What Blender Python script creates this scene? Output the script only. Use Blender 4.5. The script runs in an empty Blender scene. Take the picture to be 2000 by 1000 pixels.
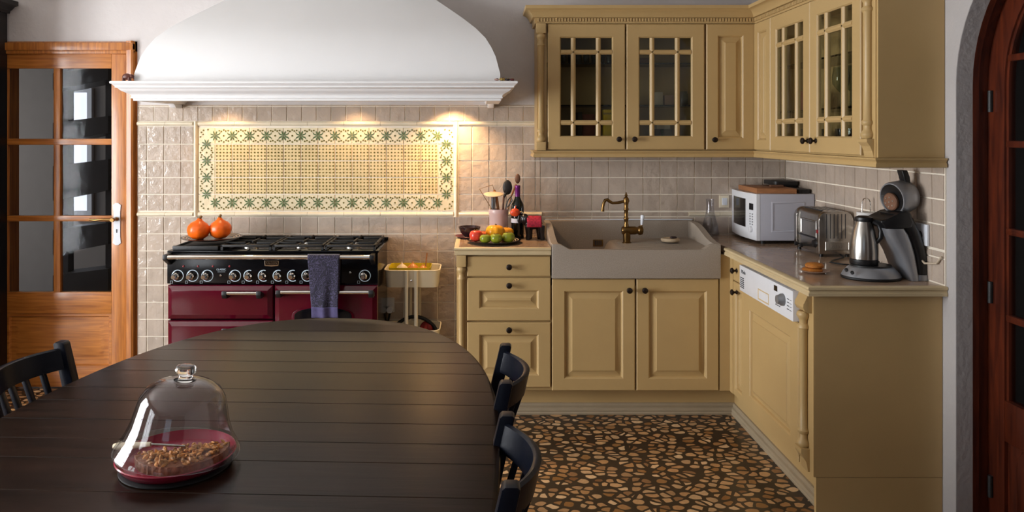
import bpy, bmesh, math, random
from mathutils import Matrix, Vector, noise
random.seed(7)
PI = math.pi
scene = bpy.context.scene
COL = scene.collection

# ------------------------------------------------------------------ camera, world, light, exposure
EYE = 1.487
FPX = 1450.0
cam_d = bpy.data.cameras.new('camera')
cam_d.sensor_width = 36.0
cam_d.lens = 36.0 * FPX / 2000.0
cam_d.shift_x = 0.0325
cam_d.shift_y = -0.119
cam_d.clip_start = 0.05
cam = bpy.data.objects.new('camera', cam_d); COL.objects.link(cam)
cam.location = (0, 0, EYE); cam.rotation_euler = (PI / 2, 0, 0)
scene.camera = cam

scene.view_settings.view_transform = 'Standard'
scene.view_settings.look = 'None'
scene.view_settings.gamma = 1.0
scene.view_settings.use_curve_mapping = False
scene.view_settings.exposure = -0.1

world = bpy.data.worlds.new('daylight'); scene.world = world
world.use_nodes = True
wb = world.node_tree.nodes['Background']
wb.inputs[0].default_value = (0.62, 0.78, 1.0, 1); wb.inputs[1].default_value = 1.6

def area_light(name, loc, rot, sx, sy, power, color):
    l = bpy.data.lights.new(name, 'AREA'); l.shape = 'RECTANGLE'; l.size = sx; l.size_y = sy
    l.energy = power; l.color = color
    o = bpy.data.objects.new(name, l); COL.objects.link(o); o.location = loc; o.rotation_euler = rot
    return o
# daylight entering the two French windows in the left wall, and a dimmer window in the wall behind the camera
area_light('window_daylight', (-3.96, 2.05, 1.28), (0, -PI / 2, 0), 1.9, 1.5, 450, (1.0, 0.98, 0.96))
area_light('second_window_daylight', (-3.96, -0.4, 1.28), (0, -PI / 2, 0), 1.9, 1.2, 120, (1.0, 0.98, 0.96))
area_light('rear_window_daylight', (-1.3, -2.66, 1.5), (PI / 2, 0, 0), 1.1, 1.2, 2.5, (0.86, 0.93, 1.0))
area_light('hall_fill_light', (-5.1, 5.5, 1.35), (0, -PI / 2, 0), 1.7, 1.4, 33, (1.0, 0.97, 0.93))  # added fill light for the hall, out of sight beside the doorway

# ------------------------------------------------------------------ helpers
def lin(h):
    h = h.lstrip('#'); r = []
    for i in (0, 2, 4):
        c = int(h[i:i + 2], 16) / 255.0
        r.append(c / 12.92 if c <= 0.04045 else ((c + 0.055) / 1.055) ** 2.4)
    return (r[0], r[1], r[2], 1.0)

MATS = {}
def mat(name, hexc, rough=0.5, metal=0.0, var=0.08, vscale=12.0, bump=0.0, bscale=60.0, coat=0.0, stretch=(1, 1, 1), island=0.0, spec=0.5):
    m = bpy.data.materials.new(name); m.use_nodes = True
    nt = m.node_tree; n = nt.nodes; L = nt.links
    b = n['Principled BSDF']
    c = lin(hexc)
    tc = n.new('ShaderNodeTexCoord'); mp = n.new('ShaderNodeMapping'); mp.inputs['Scale'].default_value = stretch
    L.new(tc.outputs['Object'], mp.inputs[0])
    nz = n.new('ShaderNodeTexNoise'); nz.inputs['Scale'].default_value = vscale; nz.inputs['Detail'].default_value = 5
    L.new(mp.outputs[0], nz.inputs['Vector'])
    ramp = n.new('ShaderNodeValToRGB')
    ramp.color_ramp.elements[0].position = 0.3; ramp.color_ramp.elements[1].position = 0.7
    ramp.color_ramp.elements[0].color = tuple(x * (1 - var) for x in c[:3]) + (1,)
    ramp.color_ramp.elements[1].color = tuple(min(1, x * (1 + var)) for x in c[:3]) + (1,)
    L.new(nz.outputs[0], ramp.inputs[0])
    out = ramp.outputs[0]
    if island:
        g = n.new('ShaderNodeNewGeometry'); hs = n.new('ShaderNodeHueSaturation')
        ma = n.new('ShaderNodeMapRange'); ma.inputs['To Min'].default_value = 1 - island; ma.inputs['To Max'].default_value = 1 + island
        L.new(g.outputs['Random Per Island'], ma.inputs[0]); L.new(ma.outputs[0], hs.inputs['Value']); L.new(out, hs.inputs['Color'])
        out = hs.outputs[0]
    L.new(out, b.inputs['Base Color'])
    b.inputs['Roughness'].default_value = rough; b.inputs['Metallic'].default_value = metal
    b.inputs['Coat Weight'].default_value = coat; b.inputs['Coat Roughness'].default_value = 0.08
    b.inputs['Specular IOR Level'].default_value = spec
    if bump:
        nb = n.new('ShaderNodeTexNoise'); nb.inputs['Scale'].default_value = bscale; nb.inputs['Detail'].default_value = 3
        L.new(mp.outputs[0], nb.inputs['Vector'])
        bp = n.new('ShaderNodeBump'); bp.inputs['Strength'].default_value = bump; bp.inputs['Distance'].default_value = 0.01
        L.new(nb.outputs[0], bp.inputs['Height']); L.new(bp.outputs[0], b.inputs['Normal'])
    MATS[name] = m
    return m

def emit_mat(name, hexc, strength):
    m = bpy.data.materials.new(name); m.use_nodes = True
    b = m.node_tree.nodes['Principled BSDF']
    b.inputs['Base Color'].default_value = lin(hexc); b.inputs['Emission Color'].default_value = lin(hexc)
    b.inputs['Emission Strength'].default_value = strength
    return m

def glass_mat(name, tint='#ffffff', ior=1.45, facing=0.0, rough=0.0):
    m = bpy.data.materials.new(name); m.use_nodes = True
    nt = m.node_tree; n = nt.nodes; L = nt.links
    n.remove(n['Principled BSDF'])
    o = n['Material Output']
    t = n.new('ShaderNodeBsdfTransparent'); g = n.new('ShaderNodeBsdfGlossy'); g.inputs['Roughness'].default_value = rough
    t.inputs[0].default_value = lin(tint)
    lw = n.new('ShaderNodeLayerWeight'); lw.inputs[0].default_value = 0.5
    pw = n.new('ShaderNodeMath'); pw.operation = 'POWER'; pw.inputs[1].default_value = 4.0
    f = n.new('ShaderNodeMapRange'); f.inputs['To Min'].default_value = ((ior - 1) / (ior + 1)) ** 2; f.inputs['To Max'].default_value = 0.75
    L.new(lw.outputs['Facing'], pw.inputs[0]); L.new(pw.outputs[0], f.inputs[0])
    mx = n.new('ShaderNodeMixShader')
    L.new(f.outputs[0], mx.inputs[0]); L.new(t.outputs[0], mx.inputs[1]); L.new(g.outputs[0], mx.inputs[2])
    L.new(mx.outputs[0], o.inputs[0])
    nz = n.new('ShaderNodeTexNoise'); nz.inputs['Scale'].default_value = 7.0
    bp = n.new('ShaderNodeBump'); bp.inputs['Strength'].default_value = 0.03; bp.inputs['Distance'].default_value = 0.02
    L.new(nz.outputs[0], bp.inputs['Height']); L.new(bp.outputs[0], g.inputs['Normal'])
    return m

def wmat(o):
    m = Matrix.Identity(4)
    while o is not None:
        m = Matrix.LocRotScale(o.location, o.rotation_euler.to_matrix().to_3x3(), o.scale) @ m
        o = o.parent
    return m

def tag(o, label=None, cat=None, group=None, kind=None):
    if label: o['label'] = label
    if cat: o['category'] = cat
    if group: o['group'] = group
    if kind: o['kind'] = kind
    return o

def thing(name, label, cat, loc, rotz=0.0, group=None, rot=None):
    o = bpy.data.objects.new(name, None); o.empty_display_size = 0.05
    COL.objects.link(o); o.location = loc; o.rotation_euler = rot if rot else (0, 0, rotz)
    return tag(o, label, cat, group)

def dup_tree(o, parent=None):
    c = o.copy(); COL.objects.link(c)
    if parent is not None: c.parent = parent
    for ch in list(o.children): dup_tree(ch, c)
    return c

class MB:
    """collects shapes in world space and links them as one mesh object"""
    def __init__(s, xf=None):
        s.bm = bmesh.new(); s.xf = xf or Matrix.Identity(4); s.mi = 0
    def _v(s, p): return s.bm.verts.new(s.xf @ Vector(p))
    def _f(s, vs):
        try:
            f = s.bm.faces.new(vs); f.material_index = s.mi; return f
        except ValueError:
            return None
    def _bevel(s, verts, w, seg=2):
        ed = set(e for v in verts for e in v.link_edges)
        r = bmesh.ops.bevel(s.bm, geom=list(ed), offset=w, segments=seg, profile=0.6, affect='EDGES', clamp_overlap=True)
        for f in r['faces']: f.material_index = s.mi
    def box(s, x0, x1, y0, y1, z0, z1, bev=0.0, seg=2):
        v = [s._v((x, y, z)) for z in (z0, z1) for (x, y) in ((x0, y0), (x1, y0), (x1, y1), (x0, y1))]
        for q in ((0, 3, 2, 1), (4, 5, 6, 7), (0, 1, 5, 4), (1, 2, 6, 5), (2, 3, 7, 6), (3, 0, 4, 7)):
            s._f([v[i] for i in q])
        if bev: s._bevel(v, bev, seg)
        return s
    def prism(s, pts, axis, a0, a1, bev=0.0, seg=2):
        """pts: 2-D polygon; axis 'x': pts are (y,z); 'y': (x,z); 'z': (x,y)"""
        def P(p, a):
            return {'x': (a, p[0], p[1]), 'y': (p[0], a, p[1]), 'z': (p[0], p[1], a)}[axis]
        A = [s._v(P(p, a0)) for p in pts]; B = [s._v(P(p, a1)) for p in pts]
        s._f(A[::-1]); s._f(B)
        n = len(pts)
        for i in range(n): s._f([A[i], A[(i + 1) % n], B[(i + 1) % n], B[i]])
        if bev: s._bevel(A + B, bev, seg)
        return s
    def lathe(s, prof, c=(0, 0, 0), axis=(0, 0, 1), n=32, cap=True, lobes=0, amp=0.0, sx=1.0, sy=1.0):
        """prof: [(radius, height)], rises along axis from c"""
        q = Vector((0, 0, 1)).rotation_difference(Vector(axis).normalized()).to_matrix()
        c = Vector(c); rings = []
        for r, h in prof:
            ring = []
            for i in range(n):
                a = 2 * PI * i / n
                k = r * (1 + amp * (abs(math.cos(lobes * a / 2)) - 0.6)) if lobes else r
                ring.append(s._v(c + q @ Vector((k * math.cos(a) * sx, k * math.sin(a) * sy, h))))
            rings.append(ring)
        for A, B in zip(rings[:-1], rings[1:]):
            for i in range(n): s._f([A[i], A[(i + 1) % n], B[(i + 1) % n], B[i]])
        if cap:
            s._f(rings[0][::-1]); s._f(rings[-1])
        return s
    def tube(s, pts, r, n=10, closed=False, rs=None):
        pts = [Vector(p) for p in pts]; m = len(pts); rings = []
        ref = Vector((0, 0, 1))
        prev = None
        for i, p in enumerate(pts):
            if closed: t = (pts[(i + 1) % m] - pts[i - 1])
            else: t = pts[min(i + 1, m - 1)] - pts[max(i - 1, 0)]
            t.normalize()
            if prev is None:
                u = t.cross(ref)
                if u.length < 1e-3: u = t.cross(Vector((1, 0, 0)))
            else:
                u = prev - t * prev.dot(t)
            u.normalize(); prev = u; w = t.cross(u)
            rr = rs[i] if rs else r
            rings.append([s._v(p + (u * math.cos(2 * PI * k / n) + w * math.sin(2 * PI * k / n)) * rr) for k in range(n)])
        for i in range(m if closed else m - 1):
            A, B = rings[i], rings[(i + 1) % m]
            for k in range(n): s._f([A[k], A[(k + 1) % n], B[(k + 1) % n], B[k]])
        if not closed:
            s._f(rings[0][::-1]); s._f(rings[-1])
        return s
    def cyl(s, p0, p1, r, n=16, r1=None):
        return s.tube([p0, p1], r, n, rs=[r, r if r1 is None else r1])
    def sphere(s, c, r, sx=1, sy=1, sz=1, n=20, lobes=0, amp=0.0, dimple=0.0):
        prof = []
        k = max(8, n // 2)
        for i in range(k + 1):
            a = -PI / 2 + PI * i / k
            rr = max(math.cos(a), 0.02) * r
            h = math.sin(a) * r
            if dimple:
                q = abs(math.sin(a)); h *= 1 - dimple * max(0, q - 0.6) / 0.4 * (1.0 if h > 0 else 0.5)
            prof.append((rr, h * sz))
        return s.lathe(prof, c, n=n, lobes=lobes, amp=amp, sx=sx, sy=sy)
    def rings_rect(s, x0, x1, z0, z1, y, rings, cap=True):
        """nested rectangles facing -y: rings [(inset, depth)]"""
        R = []
        for i, d in rings:
            R.append([s._v(p) for p in ((x0 + i, y + d, z0 + i), (x1 - i, y + d, z0 + i), (x1 - i, y + d, z1 - i), (x0 + i, y + d, z1 - i))])
        for A, B in zip(R[:-1], R[1:]):
            for k in range(4): s._f([A[k], A[(k + 1) % 4], B[(k + 1) % 4], B[k]])
        if cap: s._f(R[-1])
        return R
    def sweep(s, path, prof, close_prof=True):
        """path: plan points; profile (outward offset, z); outward is to the right of travel; mitred"""
        P = [Vector((p[0], p[1])) for p in path]; m = len(P); R = []
        def nr(a, b):
            d = (b - a).normalized(); return Vector((d.y, -d.x))
        for i in range(m):
            if i == 0: n = nr(P[0], P[1])
            elif i == m - 1: n = nr(P[-2], P[-1])
            else:
                n0 = nr(P[i - 1], P[i]); n1 = nr(P[i], P[i + 1]); n = (n0 + n1); n = n / max(0.2, n.dot(n0))
            R.append([s._v((P[i].x + n.x * o, P[i].y + n.y * o, z)) for o, z in prof])
        k = len(prof)
        for A, B in zip(R[:-1], R[1:]):
            for j in range(k if close_prof else k - 1): s._f([A[j], B[j], B[(j + 1) % k], A[(j + 1) % k]])
        if close_prof: s._f(R[0]); s._f(R[-1][::-1])
        return s
    def grid(s, fn, nu, nv):
        V = [[s._v(fn(i / nu, j / nv)) for j in range(nv + 1)] for i in range(nu + 1)]
        for i in range(nu):
            for j in range(nv): s._f([V[i][j], V[i + 1][j], V[i + 1][j + 1], V[i][j + 1]])
        return s
    def text(s, body, size, M, extrude=0.0005):
        cu = bpy.data.curves.new('lettering', 'FONT'); cu.body = body; cu.size = size; cu.extrude = extrude
        cu.align_x = 'CENTER'; cu.align_y = 'CENTER'
        o = bpy.data.objects.new('lettering', cu); COL.objects.link(o)
        bpy.context.view_layer.update()
        me = bpy.data.meshes.new_from_object(o.evaluated_get(bpy.context.evaluated_depsgraph_get()))
        bpy.data.objects.remove(o); bpy.data.curves.remove(cu)
        vs = [s._v(M @ v.co) for v in me.vertices]
        for p in me.polygons: s._f([vs[i] for i in p.vertices])
        bpy.data.meshes.remove(me)
        return s
    def build(s, name, m, parent=None, loc=None, smooth=40, label=None, cat=None, group=None, kind=None, normals=True, rot=None):
        bm = s.bm
        if normals: bmesh.ops.recalc_face_normals(bm, faces=bm.faces)
        if parent is not None: M = wmat(parent)
        else:
            if loc is None:
                xs = [v.co for v in bm.verts]
                loc = (sum(c.x for c in xs) / len(xs), sum(c.y for c in xs) / len(xs), min(c.z for c in xs))
            M = Matrix.Translation(loc)
        bm.transform(M.inverted())
        me = bpy.data.meshes.new(name)
        bm.to_mesh(me); bm.free()
        for mm in (m if isinstance(m, (list, tuple)) else [m]): me.materials.append(mm)
        if smooth:
            me.shade_smooth()
            me.set_sharp_from_angle(angle=math.radians(smooth))
        o = bpy.data.objects.new(name, me); COL.objects.link(o)
        if parent is not None: o.parent = parent
        else: o.location = loc
        return tag(o, label, cat, group, kind)

def at(px, py, d):
    return Vector(((px - 935.0) * d / FPX, d, EYE - (py - 262.0) * d / FPX))
def XP(px, d): return (px - 935.0) * d / FPX
def ZP(py, d): return EYE - (py - 262.0) * d / FPX
def arc(cx, cy, r, a0, a1, n):
    return [(cx + r * math.cos(math.radians(a0 + (a1 - a0) * i / n)), cy + r * math.sin(math.radians(a0 + (a1 - a0) * i / n))) for i in range(n + 1)]
RIGHT = Matrix(((0, 1, 0, 0), (-1, 0, 0, 0), (0, 0, 1, 0), (0, 0, 0, 1)))   # a front facing -y turned to face -x (u = -Y)

# ------------------------------------------------------------------ materials
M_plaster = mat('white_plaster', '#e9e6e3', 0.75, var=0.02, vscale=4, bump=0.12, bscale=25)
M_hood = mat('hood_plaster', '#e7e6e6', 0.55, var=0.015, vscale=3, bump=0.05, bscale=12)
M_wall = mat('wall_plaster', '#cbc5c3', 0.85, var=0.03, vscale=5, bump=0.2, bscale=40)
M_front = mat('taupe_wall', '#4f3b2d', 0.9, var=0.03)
M_wallr = mat('shaded_wall_plaster', '#aea9a7', 0.85, var=0.03, vscale=5, bump=0.2, bscale=40)  # same plaster as the other walls, darkened to imitate weaker light here
M_ceil = mat('ceiling_paint', '#dedbd6', 0.9, var=0.02)
M_tile = mat('cream_glazed_tile', '#b6a697', 0.11, var=0.07, vscale=9, bump=0.6, bscale=24, island=0.055)
M_grout = mat('pale_grout', '#e6dccb', 0.9, var=0.05)
M_trimt = mat('cream_trim_tile', '#e2d6bd', 0.16, var=0.05, vscale=14, bump=0.12, bscale=30)
M_ptile = mat('pattern_tile', '#e0c898', 0.12, var=0.05, vscale=9, bump=0.22, bscale=22, island=0.03)
M_pbord = mat('border_tile', '#e3d5b4', 0.12, var=0.05, vscale=9, bump=0.22, bscale=22, island=0.03)
M_dot = mat('olive_glaze', '#67602a', 0.2, var=0.25, vscale=40)
M_leaf = mat('leaf_green_glaze', '#586d48', 0.2, var=0.25, vscale=40)
M_cream = mat('cream_lacquer', '#b89a68', 0.42, var=0.03, vscale=6, bump=0.02, bscale=180)
M_inside = mat('cabinet_interior', '#9d8d62', 0.6, var=0.04)
M_knob = mat('dark_bronze_knob', '#2b211c', 0.3, 0.6, var=0.2)
M_edge = mat('counter_edge', '#c4b08a', 0.4, var=0.06, vscale=8)
M_skirt = mat('greyish_moulding', '#9d8d74', 0.45, var=0.04)
M_sink = mat('speckled_stone', '#9c9083', 0.45, var=0.16, vscale=220, bump=0.05, bscale=260)
M_brass = mat('aged_brass', '#7d6038', 0.3, 1.0, var=0.2, vscale=18)
M_chrome = mat('polished_chrome', '#e6e4e0', 0.12, 1.0, var=0.02)
M_steel = mat('brushed_steel', '#b4b0aa', 0.26, 1.0, var=0.07, vscale=4, stretch=(30, 30, 1))
M_iron = mat('cast_iron', '#1b1a1a', 0.5, 0.0, var=0.2, vscale=30, bump=0.1, bscale=120)
M_black = mat('black_enamel', '#08080b', 0.15, var=0.1, spec=0.3)
M_blackp = mat('black_plastic', '#121214', 0.4, var=0.1)
M_rubber = mat('black_rubber', '#0c0c0e', 0.6, var=0.1)
M_burg = mat('burgundy_enamel', '#4c0418', 0.13, var=0.08, vscale=3, coat=0.3)
M_silver = mat('silver_plastic', '#94969b', 0.33, 0.55, var=0.04)
M_white = mat('white_plastic', '#b7b7c1', 0.35, var=0.02)
M_whiteg = mat('white_enamel', '#dfe0e4', 0.25, var=0.02)
M_porc = mat('white_porcelain', '#dfe3ea', 0.2, var=0.02)
M_darkglass = mat('dark_oven_glass', '#0b0b10', 0.08, var=0.05)
M_print = mat('pale_print', '#b8c6d0', 0.4, var=0.03)
M_darkprint = mat('dark_print', '#26262c', 0.5, var=0.05)
M_red = mat('red_lamp', '#7c1f22', 0.3, var=0.1)
M_chair = mat('black_chair_paint', '#070b17', 0.3, var=0.15, vscale=20, bump=0.03, bscale=90, spec=0.28)  # blue tint in the black stands in for the sky's reflection
M_armoire = mat('ebony_stain', '#0d0a0c', 0.35, var=0.2, vscale=9, stretch=(6, 6, 1))
M_glass = glass_mat('clear_glass', '#fbfdfc')
M_pane = glass_mat('window_pane', '#e4e6e8', 1.16)
M_smoke = glass_mat('cabinet_pane', '#eef0ea', 1.4)
M_dome = glass_mat('dome_glass', '#f4f4f6', 1.5)
M_shelf = glass_mat('shelf_glass', '#40564c', 1.5)
M_dishred = mat('raspberry_glaze', '#8f1c34', 0.2, var=0.08, vscale=6)
M_crust = mat('baked_pastry', '#8a4e26', 0.6, var=0.35, vscale=40, bump=0.6, bscale=90)
M_nuts = mat('caramelised_nuts', '#c9873c', 0.45, var=0.45, vscale=55, bump=0.5, bscale=80, island=0.35)
M_bone = mat('ivory_handle', '#cdb489', 0.35, var=0.06)
M_ivory = mat('pale_ivory', '#e3d3b2', 0.35, var=0.05)
M_squash = mat('orange_squash', '#f0640f', 0.33, var=0.22, vscale=9, bump=0.05, bscale=60)
M_stem = mat('dry_stem', '#7b5a2c', 0.8, var=0.2)
M_plate = mat('black_plate', '#141013', 0.2, var=0.1)
M_ring = mat('cream_rim_stripes', '#cbb79c', 0.25, var=0.1)
M_tomred = mat('red_tomato', '#d0402c', 0.25, var=0.2, vscale=14)
M_tomor = mat('orange_tomato', '#d9642c', 0.28, var=0.15, vscale=14)
M_tomgr = mat('green_tomato', '#828c22', 0.25, var=0.25, vscale=14)
M_gourd = mat('yellow_gourd', '#eaa014', 0.3, var=0.15, vscale=12)
M_crock = mat('pale_pink_stoneware', '#c5aba6', 0.3, var=0.04)
M_woodl = mat('utensil_wood', '#a06a3c', 0.6, var=0.2, vscale=12, stretch=(1, 1, 6))
M_woodd = mat('dark_utensil_wood', '#6d4a35', 0.6, var=0.2, vscale=12)
M_board = mat('cutting_board', '#9a6741', 0.5, var=0.22, vscale=10, stretch=(2, 14, 14))
M_bottle = mat('dark_green_bottle', '#070c08', 0.08, var=0.05)
M_foil = mat('violet_foil', '#651c66', 0.3, 0.3, var=0.1)
M_label = mat('paper_label', '#c8c2c4', 0.6, var=0.04)
M_orange = mat('orange_ornament', '#c9431b', 0.4, var=0.35, vscale=60)
M_eleph = mat('ebony_wood', '#120d10', 0.3, var=0.2)
M_blanket = mat('crimson_cloth', '#9c1832', 0.8, var=0.45, vscale=90)
M_cart = mat('cream_powder_coat', '#e6dcc2', 0.4, var=0.03)
M_yellow = mat('yellow_dish', '#c7b315', 0.35, var=0.1)
M_onion = mat('onion_skin', '#c98038', 0.35, var=0.2, vscale=15)
M_onionw = mat('garlic_skin', '#d9c3a6', 0.5, var=0.1)
M_redcloth = mat('red_net', '#8c1c14', 0.7, var=0.4, vscale=25)
M_bread = mat('golden_cake', '#b06c25', 0.6, var=0.3, vscale=35, bump=0.4, bscale=60)
M_saucer = mat('pink_saucer', '#b99a88', 0.3, var=0.05)
M_paper = mat('paper_roll', '#d9d7d4', 0.9, var=0.02)
M_dkbrown = mat('dark_brown_glaze', '#2a1a1c', 0.2, var=0.1)
M_maroon = mat('maroon_glaze', '#5a1d22', 0.3, var=0.1)
M_cable = mat('white_cable', '#bfae98', 0.5, var=0.02)
M_yellowbox = mat('yellow_carton', '#c9a516', 0.5, var=0.05)
M_bluep = mat('navy_print', '#1a2054', 0.5, var=0.05)
M_bookred = mat('rust_book', '#5a2418', 0.6, var=0.1)
M_bookdark = mat('dark_book', '#1d1715', 0.6, var=0.1)
M_bookgreen = mat('green_book', '#1e4a33', 0.6, var=0.1)
M_bookgrey = mat('grey_book', '#6b665c', 0.6, var=0.1)
M_carton = mat('pinkish_carton', '#8e6f5c', 0.7, var=0.1)
M_cartonw = mat('white_packet', '#b6ada4', 0.6, var=0.06)
M_bear = mat('carved_brown_wood', '#5b2d22', 0.4, var=0.25, vscale=40)
M_sponge = mat('beige_soap_stone', '#b8a488', 0.6, var=0.1)
M_hall = mat('hall_grey', '#8b837d', 0.9, var=0.04)
M_refldark = mat('reflection_dark', '#3b3532', 0.45, var=0.15)  # dark tone of the added bars in the imitated reflection
M_reveal = mat('grey_reveal', '#a8a3a2', 0.85, var=0.05, vscale=8, bump=0.25, bscale=50)
M_reflglow = emit_mat('window_reflection_glow', '#eef3ff', 1.3)  # glow imitating a window's reflection in the door glass
M_spotlens = emit_mat('lit_lamp_lens', '#ffd9a0', 6.0)

def wood_mat(name, c1, c2, rough, scale=(1, 1, 1), coat=0.0, bump=0.05):
    m = bpy.data.materials.new(name); m.use_nodes = True
    nt = m.node_tree; n = nt.nodes; L = nt.links; b = n['Principled BSDF']
    tc = n.new('ShaderNodeTexCoord'); mp = n.new('ShaderNodeMapping'); mp.inputs['Scale'].default_value = scale
    L.new(tc.outputs['Object'], mp.inputs[0])
    nz = n.new('ShaderNodeTexNoise'); nz.inputs['Scale'].default_value = 5; nz.inputs['Detail'].default_value = 9; nz.inputs['Distortion'].default_value = 0.45
    L.new(mp.outputs[0], nz.inputs['Vector'])
    r = n.new('ShaderNodeValToRGB'); r.color_ramp.elements[0].position = 0.32; r.color_ramp.elements[1].position = 0.68
    r.color_ramp.elements[0].color = lin(c1); r.color_ramp.elements[1].color = lin(c2)
    L.new(nz.outputs[0], r.inputs[0]); L.new(r.outputs[0], b.inputs['Base Color'])
    b.inputs['Roughness'].default_value = rough; b.inputs['Coat Weight'].default_value = coat; b.inputs['Coat Roughness'].default_value = 0.15
    bp = n.new('ShaderNodeBump'); bp.inputs['Strength'].default_value = bump; bp.inputs['Distance'].default_value = 0.005
    L.new(nz.outputs[0], bp.inputs['Height']); L.new(bp.outputs[0], b.inputs['Normal'])
    return m
M_oak = wood_mat('honey_oak', '#93531f', '#c47c36', 0.35, (14, 14, 0.8), 0.25)
M_oakh = wood_mat('honey_oak_cross', '#93531f', '#c47c36', 0.35, (0.8, 14, 14), 0.25)
M_mahog = wood_mat('mahogany', '#3a150b', '#5e2611', 0.35, (9, 9, 0.9), 0.2)
M_table = wood_mat('black_brown_stain', '#140c08', '#2a1a12', 0.27, (0.8, 9, 9), 0.0, 0.08)
M_table.node_tree.nodes['Principled BSDF'].inputs['Specular IOR Level'].default_value = 0.15

def counter_mat():
    m = bpy.data.materials.new('glazed_counter_tile'); m.use_nodes = True
    nt = m.node_tree; n = nt.nodes; L = nt.links; b = n['Principled BSDF']
    tc = n.new('ShaderNodeTexCoord')
    br = n.new('ShaderNodeTexBrick'); br.offset = 0.0; br.squash = 1.0
    br.inputs['Scale'].default_value = 1.0; br.inputs['Brick Width'].default_value = 0.1; br.inputs['Row Height'].default_value = 0.1
    br.inputs['Mortar Size'].default_value = 0.0018; br.inputs['Mortar Smooth'].default_value = 0.2
    br.inputs['Color1'].default_value = lin('#ae937b'); br.inputs['Color2'].default_value = lin('#a38871'); br.inputs['Mortar'].default_value = lin('#9d8974')
    L.new(tc.outputs['Object'], br.inputs['Vector']); L.new(br.outputs['Color'], b.inputs['Base Color'])
    b.inputs['Roughness'].default_value = 0.14
    nz = n.new('ShaderNodeTexNoise'); nz.inputs['Scale'].default_value = 18
    L.new(tc.outputs['Object'], nz.inputs['Vector'])
    bp = n.new('ShaderNodeBump'); bp.inputs['Strength'].default_value = 0.12; bp.inputs['Distance'].default_value = 0.01
    L.new(nz.outputs[0], bp.inputs['Height']); L.new(bp.outputs[0], b.inputs['Normal'])
    return m
M_counter = counter_mat()

def terrazzo_mat():
    m = bpy.data.materials.new('pebble_terrazzo'); m.use_nodes = True
    nt = m.node_tree; n = nt.nodes; L = nt.links; b = n['Principled BSDF']
    tc = n.new('ShaderNodeTexCoord')
    nz = n.new('ShaderNodeTexNoise'); nz.inputs['Scale'].default_value = 9; nz.inputs['Detail'].default_value = 2
    L.new(tc.outputs['Object'], nz.inputs['Vector'])
    mixv = n.new('ShaderNodeMix'); mixv.data_type = 'VECTOR'; mixv.inputs['Factor'].default_value = 0.045
    L.new(tc.outputs['Object'], mixv.inputs['A']); L.new(nz.outputs['Color'], mixv.inputs['B'])
    mp = n.new('ShaderNodeMapping'); mp.inputs['Scale'].default_value = (1.0, 1.3, 1.0); mp.inputs['Rotation'].default_value = (0, 0, 0.3)
    L.new(mixv.outputs['Result'], mp.inputs[0])
    va = n.new('ShaderNodeTexVoronoi'); va.voronoi_dimensions = '2D'; va.feature = 'DISTANCE_TO_EDGE'; va.inputs['Scale'].default_value = 19.5
    vb = n.new('ShaderNodeTexVoronoi'); vb.voronoi_dimensions = '2D'; vb.feature = 'F1'; vb.inputs['Scale'].default_value = 19.5
    for v in (va, vb):
        v.inputs['Randomness'].default_value = 0.95; L.new(mp.outputs[0], v.inputs['Vector'])
    sep = n.new('ShaderNodeSeparateColor'); L.new(vb.outputs['Color'], sep.inputs[0])
    thr = n.new('ShaderNodeMapRange'); thr.inputs['To Min'].default_value = 0.07; thr.inputs['To Max'].default_value = 0.19
    L.new(sep.outputs[0], thr.inputs[0])
    sub = n.new('ShaderNodeMath'); sub.operation = 'SUBTRACT'; L.new(va.outputs['Distance'], sub.inputs[0]); L.new(thr.outputs[0], sub.inputs[1])
    st = n.new('ShaderNodeMapRange'); st.inputs['From Min'].default_value = 0.0; st.inputs['From Max'].default_value = 0.022
    L.new(sub.outputs[0], st.inputs[0])
    # round the corners of each stone by its distance from its own centre
    rd = n.new('ShaderNodeMapRange'); rd.inputs['From Min'].default_value = 0.48; rd.inputs['From Max'].default_value = 0.42
    L.new(vb.outputs['Distance'], rd.inputs[0])
    mul = n.new('ShaderNodeMath'); mul.operation = 'MULTIPLY'; L.new(st.outputs[0], mul.inputs[0]); L.new(rd.outputs[0], mul.inputs[1])
    ramp = n.new('ShaderNodeValToRGB'); e = ramp.color_ramp.elements
    e[0].position = 0.0; e[0].color = lin('#784e2c'); e[1].position = 1.0; e[1].color = lin('#e4bf92')
    for p, c in ((0.18, '#a9835c'), (0.36, '#bd8f60'), (0.52, '#8c5f30'), (0.66, '#cfa271'), (0.82, '#b8946c')):
        k = ramp.color_ramp.elements.new(p); k.color = lin(c)
    L.new(sep.outputs[1], ramp.inputs[0])
    fine = n.new('ShaderNodeTexNoise'); fine.inputs['Scale'].default_value = 70; fine.inputs['Detail'].default_value = 4
    L.new(tc.outputs['Object'], fine.inputs['Vector'])
    hv = n.new('ShaderNodeHueSaturation'); mr = n.new('ShaderNodeMapRange'); mr.inputs['To Min'].default_value = 0.7; mr.inputs['To Max'].default_value = 1.3
    L.new(fine.outputs[0], mr.inputs[0]); L.new(mr.outputs[0], hv.inputs['Value']); L.new(ramp.outputs[0], hv.inputs['Color'])
    mx = n.new('ShaderNodeMix'); mx.data_type = 'RGBA'; mx.inputs['A'].default_value = lin('#30231b')
    L.new(mul.outputs[0], mx.inputs['Factor']); L.new(hv.outputs[0], mx.inputs['B']); L.new(mx.outputs['Result'], b.inputs['Base Color'])
    b.inputs['Roughness'].default_value = 0.3
    return m
M_floor = terrazzo_mat()

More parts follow.
